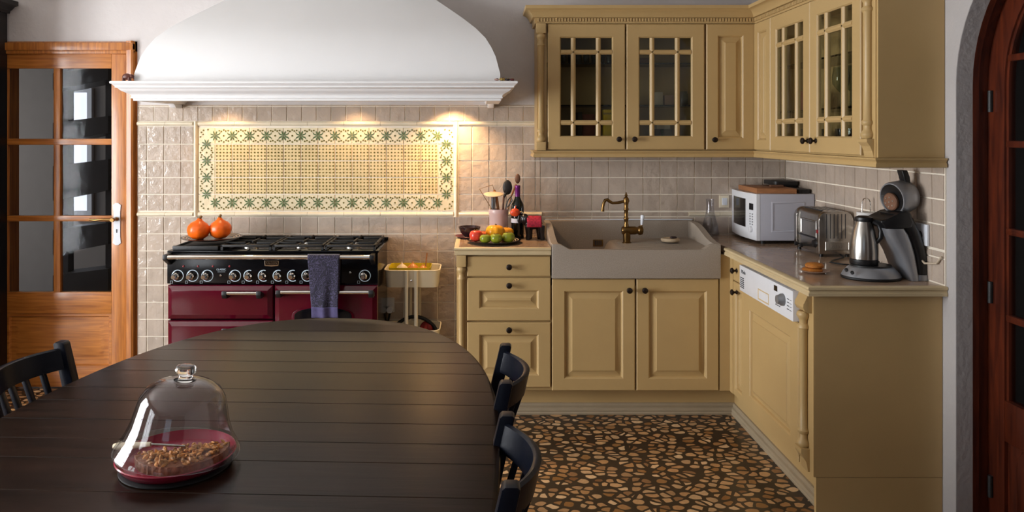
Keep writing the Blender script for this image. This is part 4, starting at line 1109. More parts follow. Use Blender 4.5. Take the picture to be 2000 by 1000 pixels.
# towel rail
RY = RF - 0.052; rz_ = ZP(502.5, RY)
tr = MB(); tr.cyl((XP(326, RY), RY, rz_), (XP(722, RY), RY, rz_), 0.0115, 20); rail = tr.build('towel_rail', M_chrome, rc)
for x0, x1 in ((XP(319, RY), XP(328, RY)), (XP(722, RY), XP(731, RY))):
    MB().prism([(RF + 0.003, rz_ + 0.014), (RY - 0.012, rz_ + 0.014), (RY - 0.013, rz_ - 0.012), (RF + 0.003, rz_ - 0.05)], 'x', x0, x1, 0.004).build('rail_bracket', M_blackp, rail)
# oven doors
def oven_door(x0, x1, z0, z1, hx0, hx1, hz, name='oven_door', arch=None):
    mb = MB(); R = mb.rings_rect(x0, x1, z0, z1, RF - 0.012, [(0, 0.04), (0, 0.018), (0.004, 0.012), (0.026, 0.0), (0.03, -0.0006)]); mb._f(R[0][::-1])
    d = mb.build(name, M_burg, rc, smooth=20)
    if hx0 is not None:
        hy = RF - 0.06
        b_ = MB(); b_.cyl((hx0, hy, hz), (hx1, hy, hz), 0.0095, 16); hd = b_.build('handle_bar', M_chrome, d)
        for xa in (hx0 - 0.012, hx1 + 0.012):
            MB().prism([(RF - 0.012, hz - 0.03), (RF - 0.012, hz - 0.008), (hy - 0.008, hz + 0.013), (hy - 0.013, hz - 0.008), (hy + 0.0, hz - 0.028)], 'x', xa - 0.013, xa + 0.013, 0.004).build('handle_bracket', M_blackp, hd)
    return d
zA = ZP(558, RF - .012); zBt = ZP(624.5, RF - .012)
oven_door(RL + 0.001, XP(532, RF - .012), zBt, zA, XP(443, RF - .06), XP(501, RF - .06), ZP(573, RF - .06), 'grill_door')
oven_door(RL + 0.001, XP(532, RF - .012), 0.20, ZP(627.5, RF - .012), XP(443, RF - .06), XP(501, RF - .06), ZP(646, RF - .06))
do = oven_door(XP(535, RF - .012), RR - 0.001, 0.20, zA, XP(548, RF - .06), XP(720, RF - .06), ZP(571, RF - .06))
wa = MB(); ax0, ax1 = XP(570, RF - .014), XP(692, RF - .014); az = ZP(597, RF - .014)
def archwin(i): return [(ax0 + i, 0.30 + i), (ax1 - i, 0.30 + i)] + [(ax1 - i, az - 0.05)] + [((ax0 + ax1) / 2 + (ax1 - ax0 - 2 * i) / 2 * math.cos(math.radians(a)) , az - 0.05 + (0.05 - i * .6) * math.sin(math.radians(a))) for a in range(15, 180, 15)] + [(ax0 + i, az - 0.05)]
wa.prism(archwin(0), 'y', RF - 0.0165, RF - 0.0125, 0.0015); wa.mi = 1; wa.prism(archwin(0.014), 'y', RF - 0.018, RF - 0.015)
wa.build('oven_window', [M_burg, M_darkglass], do)
dwr = MB(); R = dwr.rings_rect(RL + 0.001, RR - 0.001, 0.07, 0.19, RF - 0.012, [(0, 0.04), (0, 0.015), (0.004, 0.012), (0.02, 0.0), (0.024, 0)]); dwr._f(R[0][::-1]); dwr.build('storage_drawer', M_burg, rc, smooth=20)
# hob: burners and cast iron pan supports
gx = [RL + 0.012 + (RR - RL - 0.024) * t_ for t_ in (0.0, 0.235, 0.49, 0.745, 1.0)]
hy0, hy1 = RF + 0.025, RB - 0.035
gd = MB(); gd.box(gx[0] + 0.006, gx[1] - 0.006, hy0 + 0.01, hy1, 0.8745, 0.886, 0.004)
gd.box(gx[0] + 0.006, gx[1] - 0.006, hy0 - 0.01, hy0 + 0.012, 0.8745, 0.897, 0.006); gd.box(gx[0] + 0.006, gx[1] - 0.006, hy1 - 0.01, hy1 + 0.01, 0.8745, 0.897, 0.006)
gd.box(gx[0] + 0.006, gx[0] + 0.02, hy0, hy1, 0.8745, 0.894, 0.005); gd.box(gx[1] - 0.02, gx[1] - 0.006, hy0, hy1, 0.8745, 0.894, 0.005)
gd.build('griddle_plate', M_iron, rc)
for k in (1, 2, 3):
    a, b = gx[k] + 0.004, gx[k + 1] - 0.004; zc0, zc1 = 0.890, 0.902
    g_ = MB(); th_ = 0.012
    for yy in (hy0, hy1 - th_, (hy0 + hy1) / 2 - th_ / 2): g_.box(a, b, yy, yy + th_, zc0, zc1, 0.003)
    for xx in (a, b - th_): g_.box(xx, xx + th_, hy0, hy1, zc0, zc1, 0.003)
    for yc in (hy0 + (hy1 - hy0) * 0.25, hy0 + (hy1 - hy0) * 0.75):
        xm = (a + b) / 2
        g_.box(a, xm - 0.03, yc - 0.005, yc + 0.005, zc0, zc1 + 0.003, 0.003); g_.box(xm + 0.03, b, yc - 0.005, yc + 0.005, zc0, zc1 + 0.003, 0.003)
        g_.box(xm - 0.005, xm + 0.005, yc + 0.03, yc + (hy1 - hy0) * 0.25, zc0, zc1 + 0.003, 0.003); g_.box(xm - 0.005, xm + 0.005, yc - (hy1 - hy0) * 0.25, yc - 0.03, zc0, zc1 + 0.003, 0.003)
    for xx in (a, b - th_):
        for yy in (hy0, hy1 - th_): g_.box(xx, xx + th_, yy, yy + th_, 0.874, zc0)
    g_.build('pan_support', M_iron, rc)
    for yc in (hy0 + (hy1 - hy0) * 0.25, hy0 + (hy1 - hy0) * 0.75):
        r_ = 0.03 + 0.008 * ((k + (yc > 4.1)) % 2)
        br_ = MB(); br_.lathe([(r_ + 0.008, 0), (r_ + 0.006, 0.008), (r_, 0.009)], ((a + b) / 2, yc, 0.8742), n=24); bo = br_.build('burner', M_steel, rc)
        MB().lathe([(r_ - 0.002, 0), (r_, 0.003), (r_ - 0.004, 0.006), (0.004, 0.007)], ((a + b) / 2, yc, 0.8832), n=24).build('burner_cap', M_iron, bo)
# towel over the rail
tw = thing('tea_towel', 'dark violet patterned tea towel hanging over the cooker rail', 'towel', (XP(631, RY), RY, ZP(618, RY)))
tx0, tx1 = XP(600, RY - .015), XP(663, RY - .015)
def tow(front):
    def fn(u, v):
        x = tx0 + (tx1 - tx0) * (u * (1 - 0.10 * v) + 0.07 * v * (1 - u)) + 0.012 * v
        wv = 0.005 * math.sin(u * 9 + 1.0) * (0.3 + v) + 0.003 * math.sin(u * 17 + v * 3)
        if v < 0.08:
            a = PI * (0.5 + 0.5 * v / 0.08) if front else PI * (0.5 - 0.5 * v / 0.08)
            return (x, RY + 0.0155 * math.cos(a), rz_ + 0.0155 * math.sin(a))
        L_ = (v - 0.08) / 0.92
        zb = ZP(597 if front else 575, RY)
        z = rz_ + (zb - rz_) * L_
        y = RY - 0.0155 - 0.017 * L_ + wv * L_ if front else RY + 0.0155 + 0.004 * wv
        return (x, min(y, RY - 0.0125) if front else y, z)
    return fn
c_ = MB(); c_.grid(tow(True), 24, 30); cl = c_.build('patterned_cloth', M_damask, tw, normals=False)
c_ = MB(); c_.grid(tow(False), 24, 20); c_.build('back_fold', M_damask, tw, normals=False)
ft = tow(True)
c_ = MB(); c_.grid(lambda u, v: tuple(Vector(ft(u, 1.0)) + Vector((0.002 * v, -0.0005 + 0.001 * math.sin(u * 8), (ZP(618, RY) - ZP(597, RY)) * v))), 24, 6); c_.build('plain_hem', M_hem, tw, normals=False)
for nm in ('patterned_cloth', 'back_fold', 'plain_hem'):
    mdf = bpy.data.objects[nm].modifiers.new('thickness', 'SOLIDIFY'); mdf.thickness = 0.002

def striped_plate(name, x, y, z, r, label):
    p = thing(name, label, 'plate', (x, y, z))
    MB().lathe([(r * .55, 0), (r * .6, 0.002), (r * .97, 0.014), (r, 0.017), (r * .97, 0.018), (r * .62, 0.007), (0.004, 0.006)], (x, y, z), n=48).build('body', M_plate, p)
    rg = MB()
    for k in range(3):
        r0 = r * (.70 + .09 * k); r1 = r0 + r * .035
        def zz(q): return z + 0.0075 + (q / r - .62) / .35 * 0.0108
        rg.lathe([(r0, zz(r0) - z), (r1, zz(r1) - z)], (x, y, z + 0.0006), n=48, cap=False)
    rg.build('rim_stripes', M_ring, p)
    return p
plx, ply = XP(411, 4.07), 4.09
striped_plate('serving_plate', plx, ply, 0.906, 0.163, 'black plate with striped cream rim on the left of the hob')
def squash(x, y, z, r, tilt, label):
    s_ = thing('squash', label, 'squash', (x, y, z), rot=tilt)
    pf = [(0.03, 0), (0.5, 0.06), (0.86, 0.36), (1.0, 0.78), (0.95, 1.12), (0.72, 1.42), (0.42, 1.60), (0.26, 1.72), (0.18, 1.86), (0.10, 1.92)]
    mb = MB(wmat(s_)); mb.lathe([(a * r, b * r) for a, b in pf], (0, 0, 0), n=36, lobes=10, amp=0.035); mb.build('flesh', M_squash, s_)
    mb = MB(wmat(s_)); mb.tube([(0, 0, 1.86 * r), (0.004, 0, 2.0 * r), (0.01, 0.002, 2.1 * r)], 0.006, 10, rs=[0.010, 0.007, 0.006]); mb.build('stem', M_stem, s_)
zs_ = 0.906 + 0.0066
squash(XP(386, 4.06), 4.06, zs_, 0.061, (0, 0.10, 0), 'left of the two orange squashes on the cooker plate')
squash(XP(431, 4.1), 4.10, zs_, 0.061, (0.0, -0.06, 1.0), 'right of the two orange squashes on the cooker plate')

# ------------------------------------------------------------------ trolley and what is in it
cy0, cy1 = 4.17, 4.30 + 0.02
cy0, cy1 = 4.10, 4.315
cx0, cx1 = XP(752, 4.15), XP(859, 4.15)
ct = thing('kitchen_trolley', 'cream three-tier metal trolley between cooker and drawer cabinet', 'trolley', ((cx0 + cx1) / 2, (cy0 + cy1) / 2, 0))
def rrect(x0, x1, y0, y1, r, n=5):
    P = []
    for cx, cy, a in ((x1 - r, y1 - r, 0), (x0 + r, y1 - r, 90), (x0 + r, y0 + r, 180), (x1 - r, y0 + r, 270)):
        P += arc(cx, cy, r, a, a + 90, n)
    return P
def tray(z0, z1, name='tray'):
    mb = MB(); o0 = rrect(cx0 + 0.008, cx1 - 0.008, cy0 + 0.008, cy1 - 0.008, 0.035); o1 = rrect(cx0, cx1, cy0, cy1, 0.04); o2 = rrect(cx0 + 0.003, cx1 - 0.003, cy0 + 0.003, cy1 - 0.003, 0.038); o3 = rrect(cx0 + 0.011, cx1 - 0.011, cy0 + 0.011, cy1 - 0.011, 0.033)
    rows = [[mb._v((p[0], p[1], z)) for p in P] for P, z in ((o0, z0), (o1, z1), (o2, z1 + 0.001), (o3, z0 + 0.003))]
    n = len(o0)
    for A, B in zip(rows[:-1], rows[1:]):
        for k in range(n): mb._f([A[k], A[(k + 1) % n], B[(k + 1) % n], B[k]])
    mb._f(rows[0][::-1]); mb._f(rows[-1])
    mb.tube([(p[0], p[1], z1) for p in o1], 0.004, 8, closed=True)
    return mb.build(name, M_cart, ct)
tz1 = ZP(529, cy0); tz0 = ZP(562, cy0)
tray(tz0, tz1); lz1 = 0.40
tray(lz1 - 0.09, lz1); tray(0.10, 0.19)
for yy in (cy0 - 0.012, cy1 + 0.008):
    for px in (794, 813):
        x = XP(px, cy0)
        MB().cyl((x, yy, 0.05), (x, yy, tz1 + 0.004), 0.0105, 16).build('pole', M_cart, ct)
MB().lathe([(0.006, 0), (0.006, 0.002), (0.002, 0.004)], (XP(803.5, cy0), cy0 - 0.003, ZP(548, cy0)), (0, -1, 0), 12).build('screw', M_chrome, ct)
for x in (cx0 + 0.04, cx1 - 0.04):
    for yy in (cy0 + 0.04, cy1 - 0.04): MB().cyl((x - 0.008, yy, 0.025), (x + 0.008, yy, 0.025), 0.025, 18).build('castor', M_blackp, ct)
for x in (cx0 + 0.04, cx1 - 0.04):
    for yy in (cy0 + 0.04, cy1 - 0.04): MB().cyl((x, yy, 0.045), (x, yy, 0.102), 0.006, 10).build('castor_stem', M_cart, ct)
bx0, bx1, by0, by1 = cx0 + 0.02, cx1 - 0.05, cy0 + 0.022, cy1 - 0.03
yd = MB(); zf = tz0 + 0.0045
for P in ():
    pass
o0 = rrect(bx0 + 0.015, bx1 - 0.015, by0 + 0.012, by1 - 0.012, 0.02); o1 = rrect(bx0, bx1, by0, by1, 0.022); o2 = rrect(bx0 + 0.003, bx1 - 0.003, by0 + 0.003, by1 - 0.003, 0.02); o3 = rrect(bx0 + 0.017, bx1 - 0.017, by0 + 0.014, by1 - 0.014, 0.018)
rows = [[yd._v((p[0], p[1], z)) for p in P] for P, z in ((o0, zf), (o1, tz1 + 0.012), (o2, tz1 + 0.012), (o3, zf + 0.003))]
for A, B in zip(rows[:-1], rows[1:]):
    for k in range(len(o0)): yd._f([A[k], A[(k + 1) % len(o0)], B[(k + 1) % len(o0)], B[k]])
yd._f(rows[0][::-1]); yd._f(rows[-1])
yd.build('plastic_box', M_yellow, None, label='yellow crinkle-edged box in the top tray of the trolley', cat='box')
def onion(x, y, z, r, m, label, cat, lob=0):
    o = thing(cat.replace(' ', '_'), label, cat, (x, y, z))
    MB().lathe([(0.1 * r, 0), (0.7 * r, 0.15 * r), (r, 0.8 * r), (0.85 * r, 1.3 * r), (0.4 * r, 1.62 * r), (0.14 * r, 1.85 * r), (0.08 * r, 2.1 * r)], (x, y, z), n=24, lobes=lob, amp=0.06).build('bulb', m, o)
    return o
zz = tz1 - 0.030
on_y = 4.16
MB().box(bx0 + 0.03, bx1 - 0.03, by0 + 0.03, by1 - 0.03, zf + 0.0035, zz - 0.0005, 0.012).build('paper_sheet', M_onionw, None, label='folded paper lining under the onions in the yellow box', cat='paper')
onion(XP(785, on_y), on_y, zz, 0.033, M_onionw, 'pale garlic bulb leftmost in the yellow box on the trolley', 'garlic', 9)
onion(XP(806, on_y), on_y + 0.01, zz, 0.033, M_onion, 'brown onion in the middle of the yellow trolley box', 'onion')
o = onion(XP(826, on_y), on_y, zz, 0.028, M_onion, 'small brown onion rightmost in the yellow trolley box', 'onion')
MB().cyl((XP(829, 4.2), 4.2, zf + 0.0325), (XP(834, 4.24), 4.24, ZP(494, 4.24)), 0.004, 8).build('wooden_skewer', M_woodl, None, label='thin wooden stick standing up in the yellow trolley box', cat='stick')
# lower tray: strap and red net
sr = [(XP(768, 4.2) + (XP(852, 4.2) - XP(768, 4.2)) * k / 14, 4.2, lz1 - 0.02 + 0.075 * math.sin(PI * k / 14) ** 0.7) for k in range(15)]
MB().tube(sr, 0.010, 10).build('bag_strap', M_rubber, None, label='thick black strap arching over the lower trolley tray', cat='strap')
rb = MB(); rb.sphere((XP(834, 4.22), 4.22, lz1 - 0.03), 0.05, 0.9, 0.9, 1.1, n=28, lobes=7, amp=0.22)
rb.build('net_bag', M_redcloth, None, label='crumpled red net bag in the lower trolley tray', cat='bag')
# socket by the cooker
so = thing('wall_socket', 'white wall socket low on the tiles between cooker and trolley', 'socket', (wx(764), WY - 0.012, wz(605)))
MB().box(wx(752), wx(771), WY - 0.022, WY - 0.0095, wz(608), wz(580), 0.003).build('plate', M_porc, so)
MB().lathe([(0.022, 0), (0.022, 0.012), (0.018, 0.03)], (wx(763), WY - 0.021, wz(602)), (0, -1, 0), 20).build('plug', M_porc, so)
MB().tube([(wx(763), WY - 0.03, wz(608)), (wx(758), WY - 0.03, wz(630)), (wx(750), WY - 0.03, wz(660))], 0.006, 8).build('cable', M_rubber, so)

# ------------------------------------------------------------------ left worktop still life
def zc(d): return CT + 0.0012
px_, py_ = XP(965, 4.02), 4.02
striped_plate('fruit_plate', px_, py_, CT, 0.146, 'black plate with striped rim holding fruit on the short worktop')
zp = CT + 0.0066
def tomato(x, y, r, m, label, sz=0.85, lob=6, z=None, stem=True):
    z = zp if z is None else z
    o = thing('tomato', label, 'tomato', (x, y, z))
    MB().sphere((x, y, z + r * sz * 0.98), r, 1, 1, sz, 28, lob, 0.05, 0.22).build('flesh', m, o)
    if stem:
        st_ = MB(); zt2 = z + r * sz * 1.98 - r * 0.23
        for k in range(5): st_.tube([(x, y, zt2), (x + 0.4 * r * math.cos(k * 1.257), y + 0.4 * r * math.sin(k * 1.257), zt2 + 0.003)], 0.0014, 6)
        st_.build('calyx', M_stem, o)
tomato(XP(930, 4.0), 4.0, 0.036, M_tomred, 'large red tomato leftmost on the fruit plate', 0.98)
tomato(XP(944, 4.07), 4.07, 0.032, M_tomor, 'orange-red tomato behind the large red one')
tomato(XP(948, 3.945), 3.945, 0.030, M_tomgr, 'small green tomato beside the red tomato at plate front', 0.88)
tomato(XP(969, 3.94), 3.94, 0.032, M_tomgr, 'middle green tomato at the front of the fruit plate', 0.9)
tomato(XP(993, 3.965), 3.965, 0.034, M_tomgr, 'rightmost green tomato on the fruit plate', 0.92)
for px, yy, r, lb in ((967, 4.05, 0.052, 'larger yellow ribbed gourd on the fruit plate'), (989, 4.112, 0.039, 'smaller yellow gourd behind the rightmost green tomato')):
    o = thing('gourd', lb, 'gourd', (XP(px, yy), yy, zp))
    MB().sphere((XP(px, yy), yy, zp + r * 0.9), r, 1, 1, 0.9, 32, 9, 0.11, 0.2).build('flesh', M_gourd, o)
    MB().cyl((XP(px, yy), yy, zp + r * 1.42), (XP(px, yy) + 0.004, yy, zp + r * 1.74), 0.005, 8).build('stem', M_stem, o)
# bowl on a maroon saucer
bx_, by_ = XP(917, 4.2), 4.2
MB().lathe([(0.03, 0), (0.05, 0.003), (0.07, 0.012), (0.068, 0.014), (0.05, 0.006), (0.003, 0.005)], (bx_ - 0.012, by_, CT), n=32).build('saucer', M_maroon, None, label='maroon saucer under the dark bowl at the worktop edge', cat='saucer')
MB().lathe([(0.026, 0), (0.03, 0.004), (0.05, 0.024), (0.062, 0.052), (0.063, 0.058), (0.060, 0.058), (0.046, 0.026), (0.003, 0.012)], (bx_, by_, CT + 0.0062), n=32).build('bowl', M_dkbrown, None, label='dark brown bowl standing on the maroon saucer', cat='bowl')
# utensil crock
kx_, ky_ = XP(974, 4.24), 4.24
KT = ZP(408, 4.24)
MB().lathe([(0.046, 0), (0.052, 0.004), (0.054, 0.02), (0.054, KT - CT - 0.03), (0.057, KT - CT - 0.026), (0.057, KT - CT - 0.004), (0.055, KT - CT), (0.051, KT - CT), (0.049, 0.012), (0.003, 0.010)], (kx_, ky_, CT), n=40).build('utensil_crock', M_crock, None, label='pale pink stoneware crock full of cooking utensils', cat='crock')
KB = CT + 0.016
def uten(name, label, parts):
    o = thing(name, label, 'utensil', (kx_, ky_, KB))
    for nm, mb, m in parts: mb.build(nm, m, o)
def pt(px, py, y): return (XP(px, y), y, ZP(py, y))
wq = MB(); wq.tube([(kx_ - 0.005, ky_ - 0.012, KB), pt(959, 406, 4.22), pt(936.5, 369, 4.2), pt(962, 361, 4.2), pt(965, 373, 4.2)], 0.002, 8)
sk_ = MB(); sk_.lathe([(0.003, -0.010), (0.03, -0.009), (0.056, 0.0), (0.058, 0.001), (0.056, 0.004), (0.03, 0.010), (0.003, 0.014)], pt(964, 380, 4.2), (0, -0.15, 1), 28)
uten('skimmer', 'wire-handled skimmer with perforated cream disc leaning left out of crock', [('wire_handle', wq, M_stem), ('disc', sk_, M_ring)])
a = MB(); a.box(kx_ - 0.043, kx_ - 0.018, ky_ - 0.006, ky_ + 0.006, KB + 0.02, ZP(383, 4.24), 0.003); uten('steel_turner', 'steel flat-handled utensil upright at the left of the crock', [('handle', a, M_steel)])
a = MB(); a.tube([(kx_ + 0.002, ky_ + 0.0, KB), pt(972.5, 405, 4.25), pt(968, 378, 4.25), pt(965, 371, 4.25)], 0.007, 10, rs=[0.006, 0.008, 0.01, 0.006]); uten('wooden_spatula', 'reddish wooden spatula leaning behind the skimmer disc', [('handle', a, M_woodl)])
a = MB(); a.tube([(kx_ + 0.012, ky_ + 0.015, KB), pt(983, 400, 4.26), pt(984, 383, 4.26)], 0.006, 10); b = MB(); b.sphere(pt(991, 366, 4.26), 0.034, 0.8, 0.25, 1.25, 24)
b.tube([pt(984, 385, 4.26), pt(989, 376, 4.26)], 0.007, 8)
uten('ladle', 'black ladle with large oval bowl standing in the crock', [('handle', a, M_woodd), ('ladle_bowl', b, M_iron)])
a = MB(); a.tube([(kx_ + 0.02, ky_ - 0.004, KB), pt(998, 385, 4.275), pt(1008, 360, 4.285)], 0.005, 10); b = MB(); b.sphere(pt(1011, 349, 4.287), 0.021, 0.75, 0.3, 1.35, 22)
uten('wooden_spoon', 'tall wooden spoon with greyish bowl rising highest above the bottle', [('handle', a, M_woodl), ('spoon_bowl', b, M_woodd)])
a = MB(); a.tube([(kx_ + 0.03, ky_ - 0.02, KB), pt(988, 405, 4.22), pt(992, 391, 4.22), pt(999, 383, 4.22), pt(1000, 392, 4.22), pt(991, 405, 4.22)], 0.0035, 8); uten('kitchen_scissors', 'black loop-handled scissors at the right rim of the crock', [('loop_handle', a, M_blackp)])
# bottle
bx_, by_ = XP(1011, 4.19), 4.19
bt = thing('wine_bottle', 'dark wine bottle with violet capsule right of the crock', 'bottle', (bx_, by_, CT))
HB = ZP(362, by_) - CT
MB().lathe([(0.034, 0), (0.036, 0.004), (0.036, HB * .58), (0.033, HB * .65), (0.02, HB * .73), (0.0145, HB * .78), (0.014, HB * .84)], (bx_, by_, CT), n=32).build('glass_body', M_bottle, bt)
MB().lathe([(0.0148, HB * .79), (0.0148, HB * .95), (0.0158, HB * .955), (0.0158, HB * .985), (0.014, HB)], (bx_, by_, CT), n=24).build('capsule', M_foil, bt)
MB().lathe([(0.0364, HB * .30), (0.0364, HB * .38)], (bx_, by_, CT), n=32, cap=False).build('label', M_label, bt)
og = MB(); og.sphere((XP(1006, 4.135), 4.135, ZP(415, 4.135)), 0.027, 1, 0.55, 0.85, 24, 8, 0.1)
og.tube([(XP(1006, 4.135), 4.14, ZP(408, 4.135)), (bx_ - 0.008, 4.17, ZP(400, 4.15)), (bx_ + 0.012, 4.17, ZP(401, 4.15))], 0.003, 8)
og.build('hanging_ornament', M_orange, None, label='small orange openwork ornament hung on the wine bottle', cat='ornament')
# elephant figurine
ey = 4.14; ex = XP(1042, ey)
el = thing('elephant_figurine', 'dark carved elephant figurine wearing a crimson blanket beside the sink', 'figurine', (ex, ey, CT))
def EP(px, py): return (XP(px, ey), ey, ZP(py, ey))
m_ = MB()
m_.sphere(EP(1041, 436), 0.045, 1.15, 0.72, 0.78, 24)
m_.sphere(EP(1025, 428), 0.028, 0.9, 0.85, 1.1, 20)
m_.tube([EP(1020, 425), EP(1014, 421), EP(1013, 430), EP(1015, 437)], 0.01, 10, rs=[0.014, 0.011, 0.009, 0.007])
for px, dy in ((1031, -0.02), (1036, 0.02), (1058, -0.02), (1053, 0.022)):
    x = XP(px, ey); m_.tube([(x - 0.002, ey + dy, ZP(440, ey)), (x, ey + dy, ZP(455, ey)), (x + (0.004 if px > 1045 else -0.001), ey + dy, CT + 0.0005)], 0.013, 10, rs=[0.019, 0.013, 0.013])
eo = m_.build('carved_body', M_eleph, el)
rm = eo.modifiers.new('fuse', 'REMESH'); rm.mode = 'VOXEL'; rm.voxel_size = 0.0028; rm.use_smooth_shade = True
for dy in (-0.022, 0.022): MB().sphere((XP(1028, ey), ey + dy, ZP(428, ey)), 0.018, 0.8, 0.25, 1.1, 16).build('ear', M_eleph, el)
m_ = MB(); m_.tube([EP(1013, 417), EP(1018, 413), EP(1023, 417), EP(1029, 429)], 0.004, 8); 
m_.tube([EP(1052, 430), EP(1059, 434), EP(1063, 444), EP(1063, 456)], 0.003, 8); m_.build('cord_trim', M_bone, el)
def bl_fn(u, v):
    a = (u - 0.5) * 2 * math.radians(112)
    r = 1.0
    return (XP(1028.5, ey) + (XP(1057, ey) - XP(1028.5, ey)) * v, ey + 0.041 * math.sin(a), ZP(436, ey) - 0.002 + 0.041 * math.cos(a))
m_ = MB(); m_.grid(bl_fn, 20, 10); bo = m_.build('blanket', M_blanket, el, normals=False)
sd = bo.modifiers.new('thickness', 'SOLIDIFY'); sd.thickness = 0.003

# ------------------------------------------------------------------ right worktop
MWX, MWY, MWW, MWD = 1.468, 3.955, 0.385, 0.322
mw = thing('microwave', 'white microwave oven in the worktop corner', 'microwave', (MWX + MWD / 2, MWY + MWW / 2, CT))
mz0, mz1 = CT + 0.018, 1.168
m_ = MB(); m_.box(MWX + 0.03, MWX + MWD, MWY, MWY + MWW, mz0, mz1, 0.006); m_.build('casing', M_white, mw)
m_ = MB(); m_.rings_rect(MWX + 0.09, MWX + MWD - 0.05, mz0 + 0.045, mz1 - 0.04, MWY - 0.0025, [(0, 0.003), (0.004, 0.0), (0.010, 0.0), (0.014, 0.0028)]); m_.build('pressed_side_panel', M_white, mw)
MB().lathe([(0.004, 0), (0.003, 0.002)], (MWX + MWD - 0.06, MWY, mz0 + 0.02), (0, -1, 0), 10).build('screw', M_blackp, mw)
fr_ = MB()
def mwf(k): # bulging front
    return MWX + 0.012 - 0.016 * math.sin(PI * k)
n = 12
pf = [(mwf(k / n), MWY + MWW * k / n) for k in range(n + 1)]
fr_.prism(pf + [(MWX + 0.0305, MWY + MWW), (MWX + 0.0305, MWY)], 'z', mz0 + 0.001, mz1 - 0.001, 0.0)
front = fr_.build('front_panel', M_whiteg, mw)
wn = MB(); wy0, wy1 = MWY + 0.125, MWY + MWW - 0.055
def wf(y): return mwf((y - MWY) / MWW) - 0.0012
ys = [wy0 + (wy1 - wy0) * k / 10 for k in range(11)]
wn.prism([(wf(y), y) for y in ys] + [(wf(y) + 0.004, y) for y in ys[::-1]], 'z', mz0 + 0.06, mz1 - 0.035)
wn.build('door_window', M_darkglass, front)
dp = MB(); yd0 = MWY + 0.035
dp.prism([(wf(yd0), yd0), (wf(yd0 + 0.045), yd0 + 0.045), (wf(yd0 + 0.045) + 0.004, yd0 + 0.045), (wf(yd0) + 0.004, yd0)], 'z', mz1 - 0.09, mz1 - 0.055); dp.build('display', M_darkglass, front)
bb = MB()
for r_ in range(5):
    for q in range(2):
        y = yd0 + 0.004 + 0.026 * q; bb.box(wf(y) - 0.001, wf(y) + 0.003, y, y + 0.011, mz1 - 0.115 - 0.014 * r_, mz1 - 0.108 - 0.014 * r_)
bb.build('button_rows', M_silver, front)
MB().lathe([(0.017, 0), (0.016, 0.010), (0.008, 0.012)], (wf(yd0 + 0.022) + 0.001, yd0 + 0.022, mz0 + 0.055), (-1, 0, 0), 20).build('dial', M_whiteg, front)
for x in (MWX + 0.06, MWX + MWD - 0.05):
    for y in (MWY + 0.04, MWY + MWW - 0.04): MB().cyl((x, y, CT), (x, y, mz0), 0.012, 10).build('foot', M_blackp, mw)
m_ = MB(); m_.prism([(1.50, MWY + 0.335), (1.492, MWY + 0.03), (1.70, MWY + 0.012), (1.71, MWY + 0.32)], 'z', mz1, mz1 + 0.028, 0.003)
m_.build('cutting_board', M_board, None, label='thick wooden cutting board lying on top of the microwave', cat='cutting board')
m_ = MB(); m_.box(1.60, 1.67, MWY + 0.11, MWY + 0.14, mz1 + 0.0282, mz1 + 0.041, 0.004); m_.build('wooden_block', M_woodd, None, label='small brown wooden block on the cutting board', cat='block')
gp_ = thing('griddle_pan', 'black cast griddle pan on top of the microwave behind the board', 'pan', (1.74, MWY + 0.2, mz1))
m_ = MB(); m_.prism([(p[0], p[1]) for p in rrect(1.712, 1.785, MWY + 0.03, MWY + 0.36, 0.02)], 'z', mz1, mz1 + 0.022, 0.003); m_.build('pan_base', M_iron, gp_)
m_ = MB(); m_.prism([(p[0], p[1]) for p in rrect(1.65, 1.785, MWY + 0.18, MWY + 0.36, 0.02)], 'z', mz1 + 0.034, mz1 + 0.056, 0.005); m_.box(1.72, 1.78, MWY + 0.2, MWY + 0.34, mz1 + 0.02, mz1 + 0.036); m_.build('pan_lid', M_iron, gp_)

# toaster
TX0, TX1, TY0, TY1 = 1.622, 1.788, 3.54, 3.82
to = thing('toaster', 'chrome four-slot toaster with ribbed end in front of the microwave', 'toaster', ((TX0 + TX1) / 2, (TY0 + TY1) / 2, CT))
tz0, tz1 = CT + 0.014, CT + 0.218
def tcap(x0, x1, rr):
    return [(x0, tz0), (x1, tz0), (x1, tz1 - rr)] + arc(x1 - rr, tz1 - rr, rr, 15, 90, 6) + arc(x0 + rr, tz1 - rr, rr, 90, 165, 6) + [(x0, tz1 - rr)]
m_ = MB(); m_.prism(tcap(TX0 + 0.012, TX1 - 0.004, 0.035), 'y', TY0 + 0.028, TY1 - 0.028); m_.build('body', M_steel, to)
for y0, y1 in ((TY0, TY0 + 0.03), (TY1 - 0.03, TY1)):
    m_ = MB(); m_.prism(tcap(TX0, TX1, 0.045), 'y', y0, y1, 0.004); e_ = m_.build('end_casting', M_steel, to)
    if y0 == TY0:
        for k in range(6):
            x = TX0 + 0.035 + 0.018 * k
            MB().box(x, x + 0.0035, TY0 - 0.0006, TY0 + 0.004, tz0 + 0.075, tz1 - 0.012).build('vent_slot', M_darkprint, e_)
        l_ = MB(); l_.rings_rect(TX0 + 0.03, TX1 - 0.02, tz0 + 0.018, tz0 + 0.06, TY0 - 0.002, [(0, 0.002), (0.002, 0), (0.004, 0), (0.005, 0.0015)]); l_.text('Dualit', 0.034, Matrix.Translation(((TX0 + TX1) / 2 + 0.006, TY0 - 0.001, tz0 + 0.039)) @ Matrix.Rotation(PI / 2, 4, 'X'), 0.001); l_.build('nameplate', M_steel, e_, smooth=0)
m_ = MB()
for k in range(4):
    x = TX0 + 0.034 + 0.028 * k; m_.box(x, x + 0.014, TY0 + 0.05, TY1 - 0.05, tz1 - 0.004, tz1 + 0.0006)
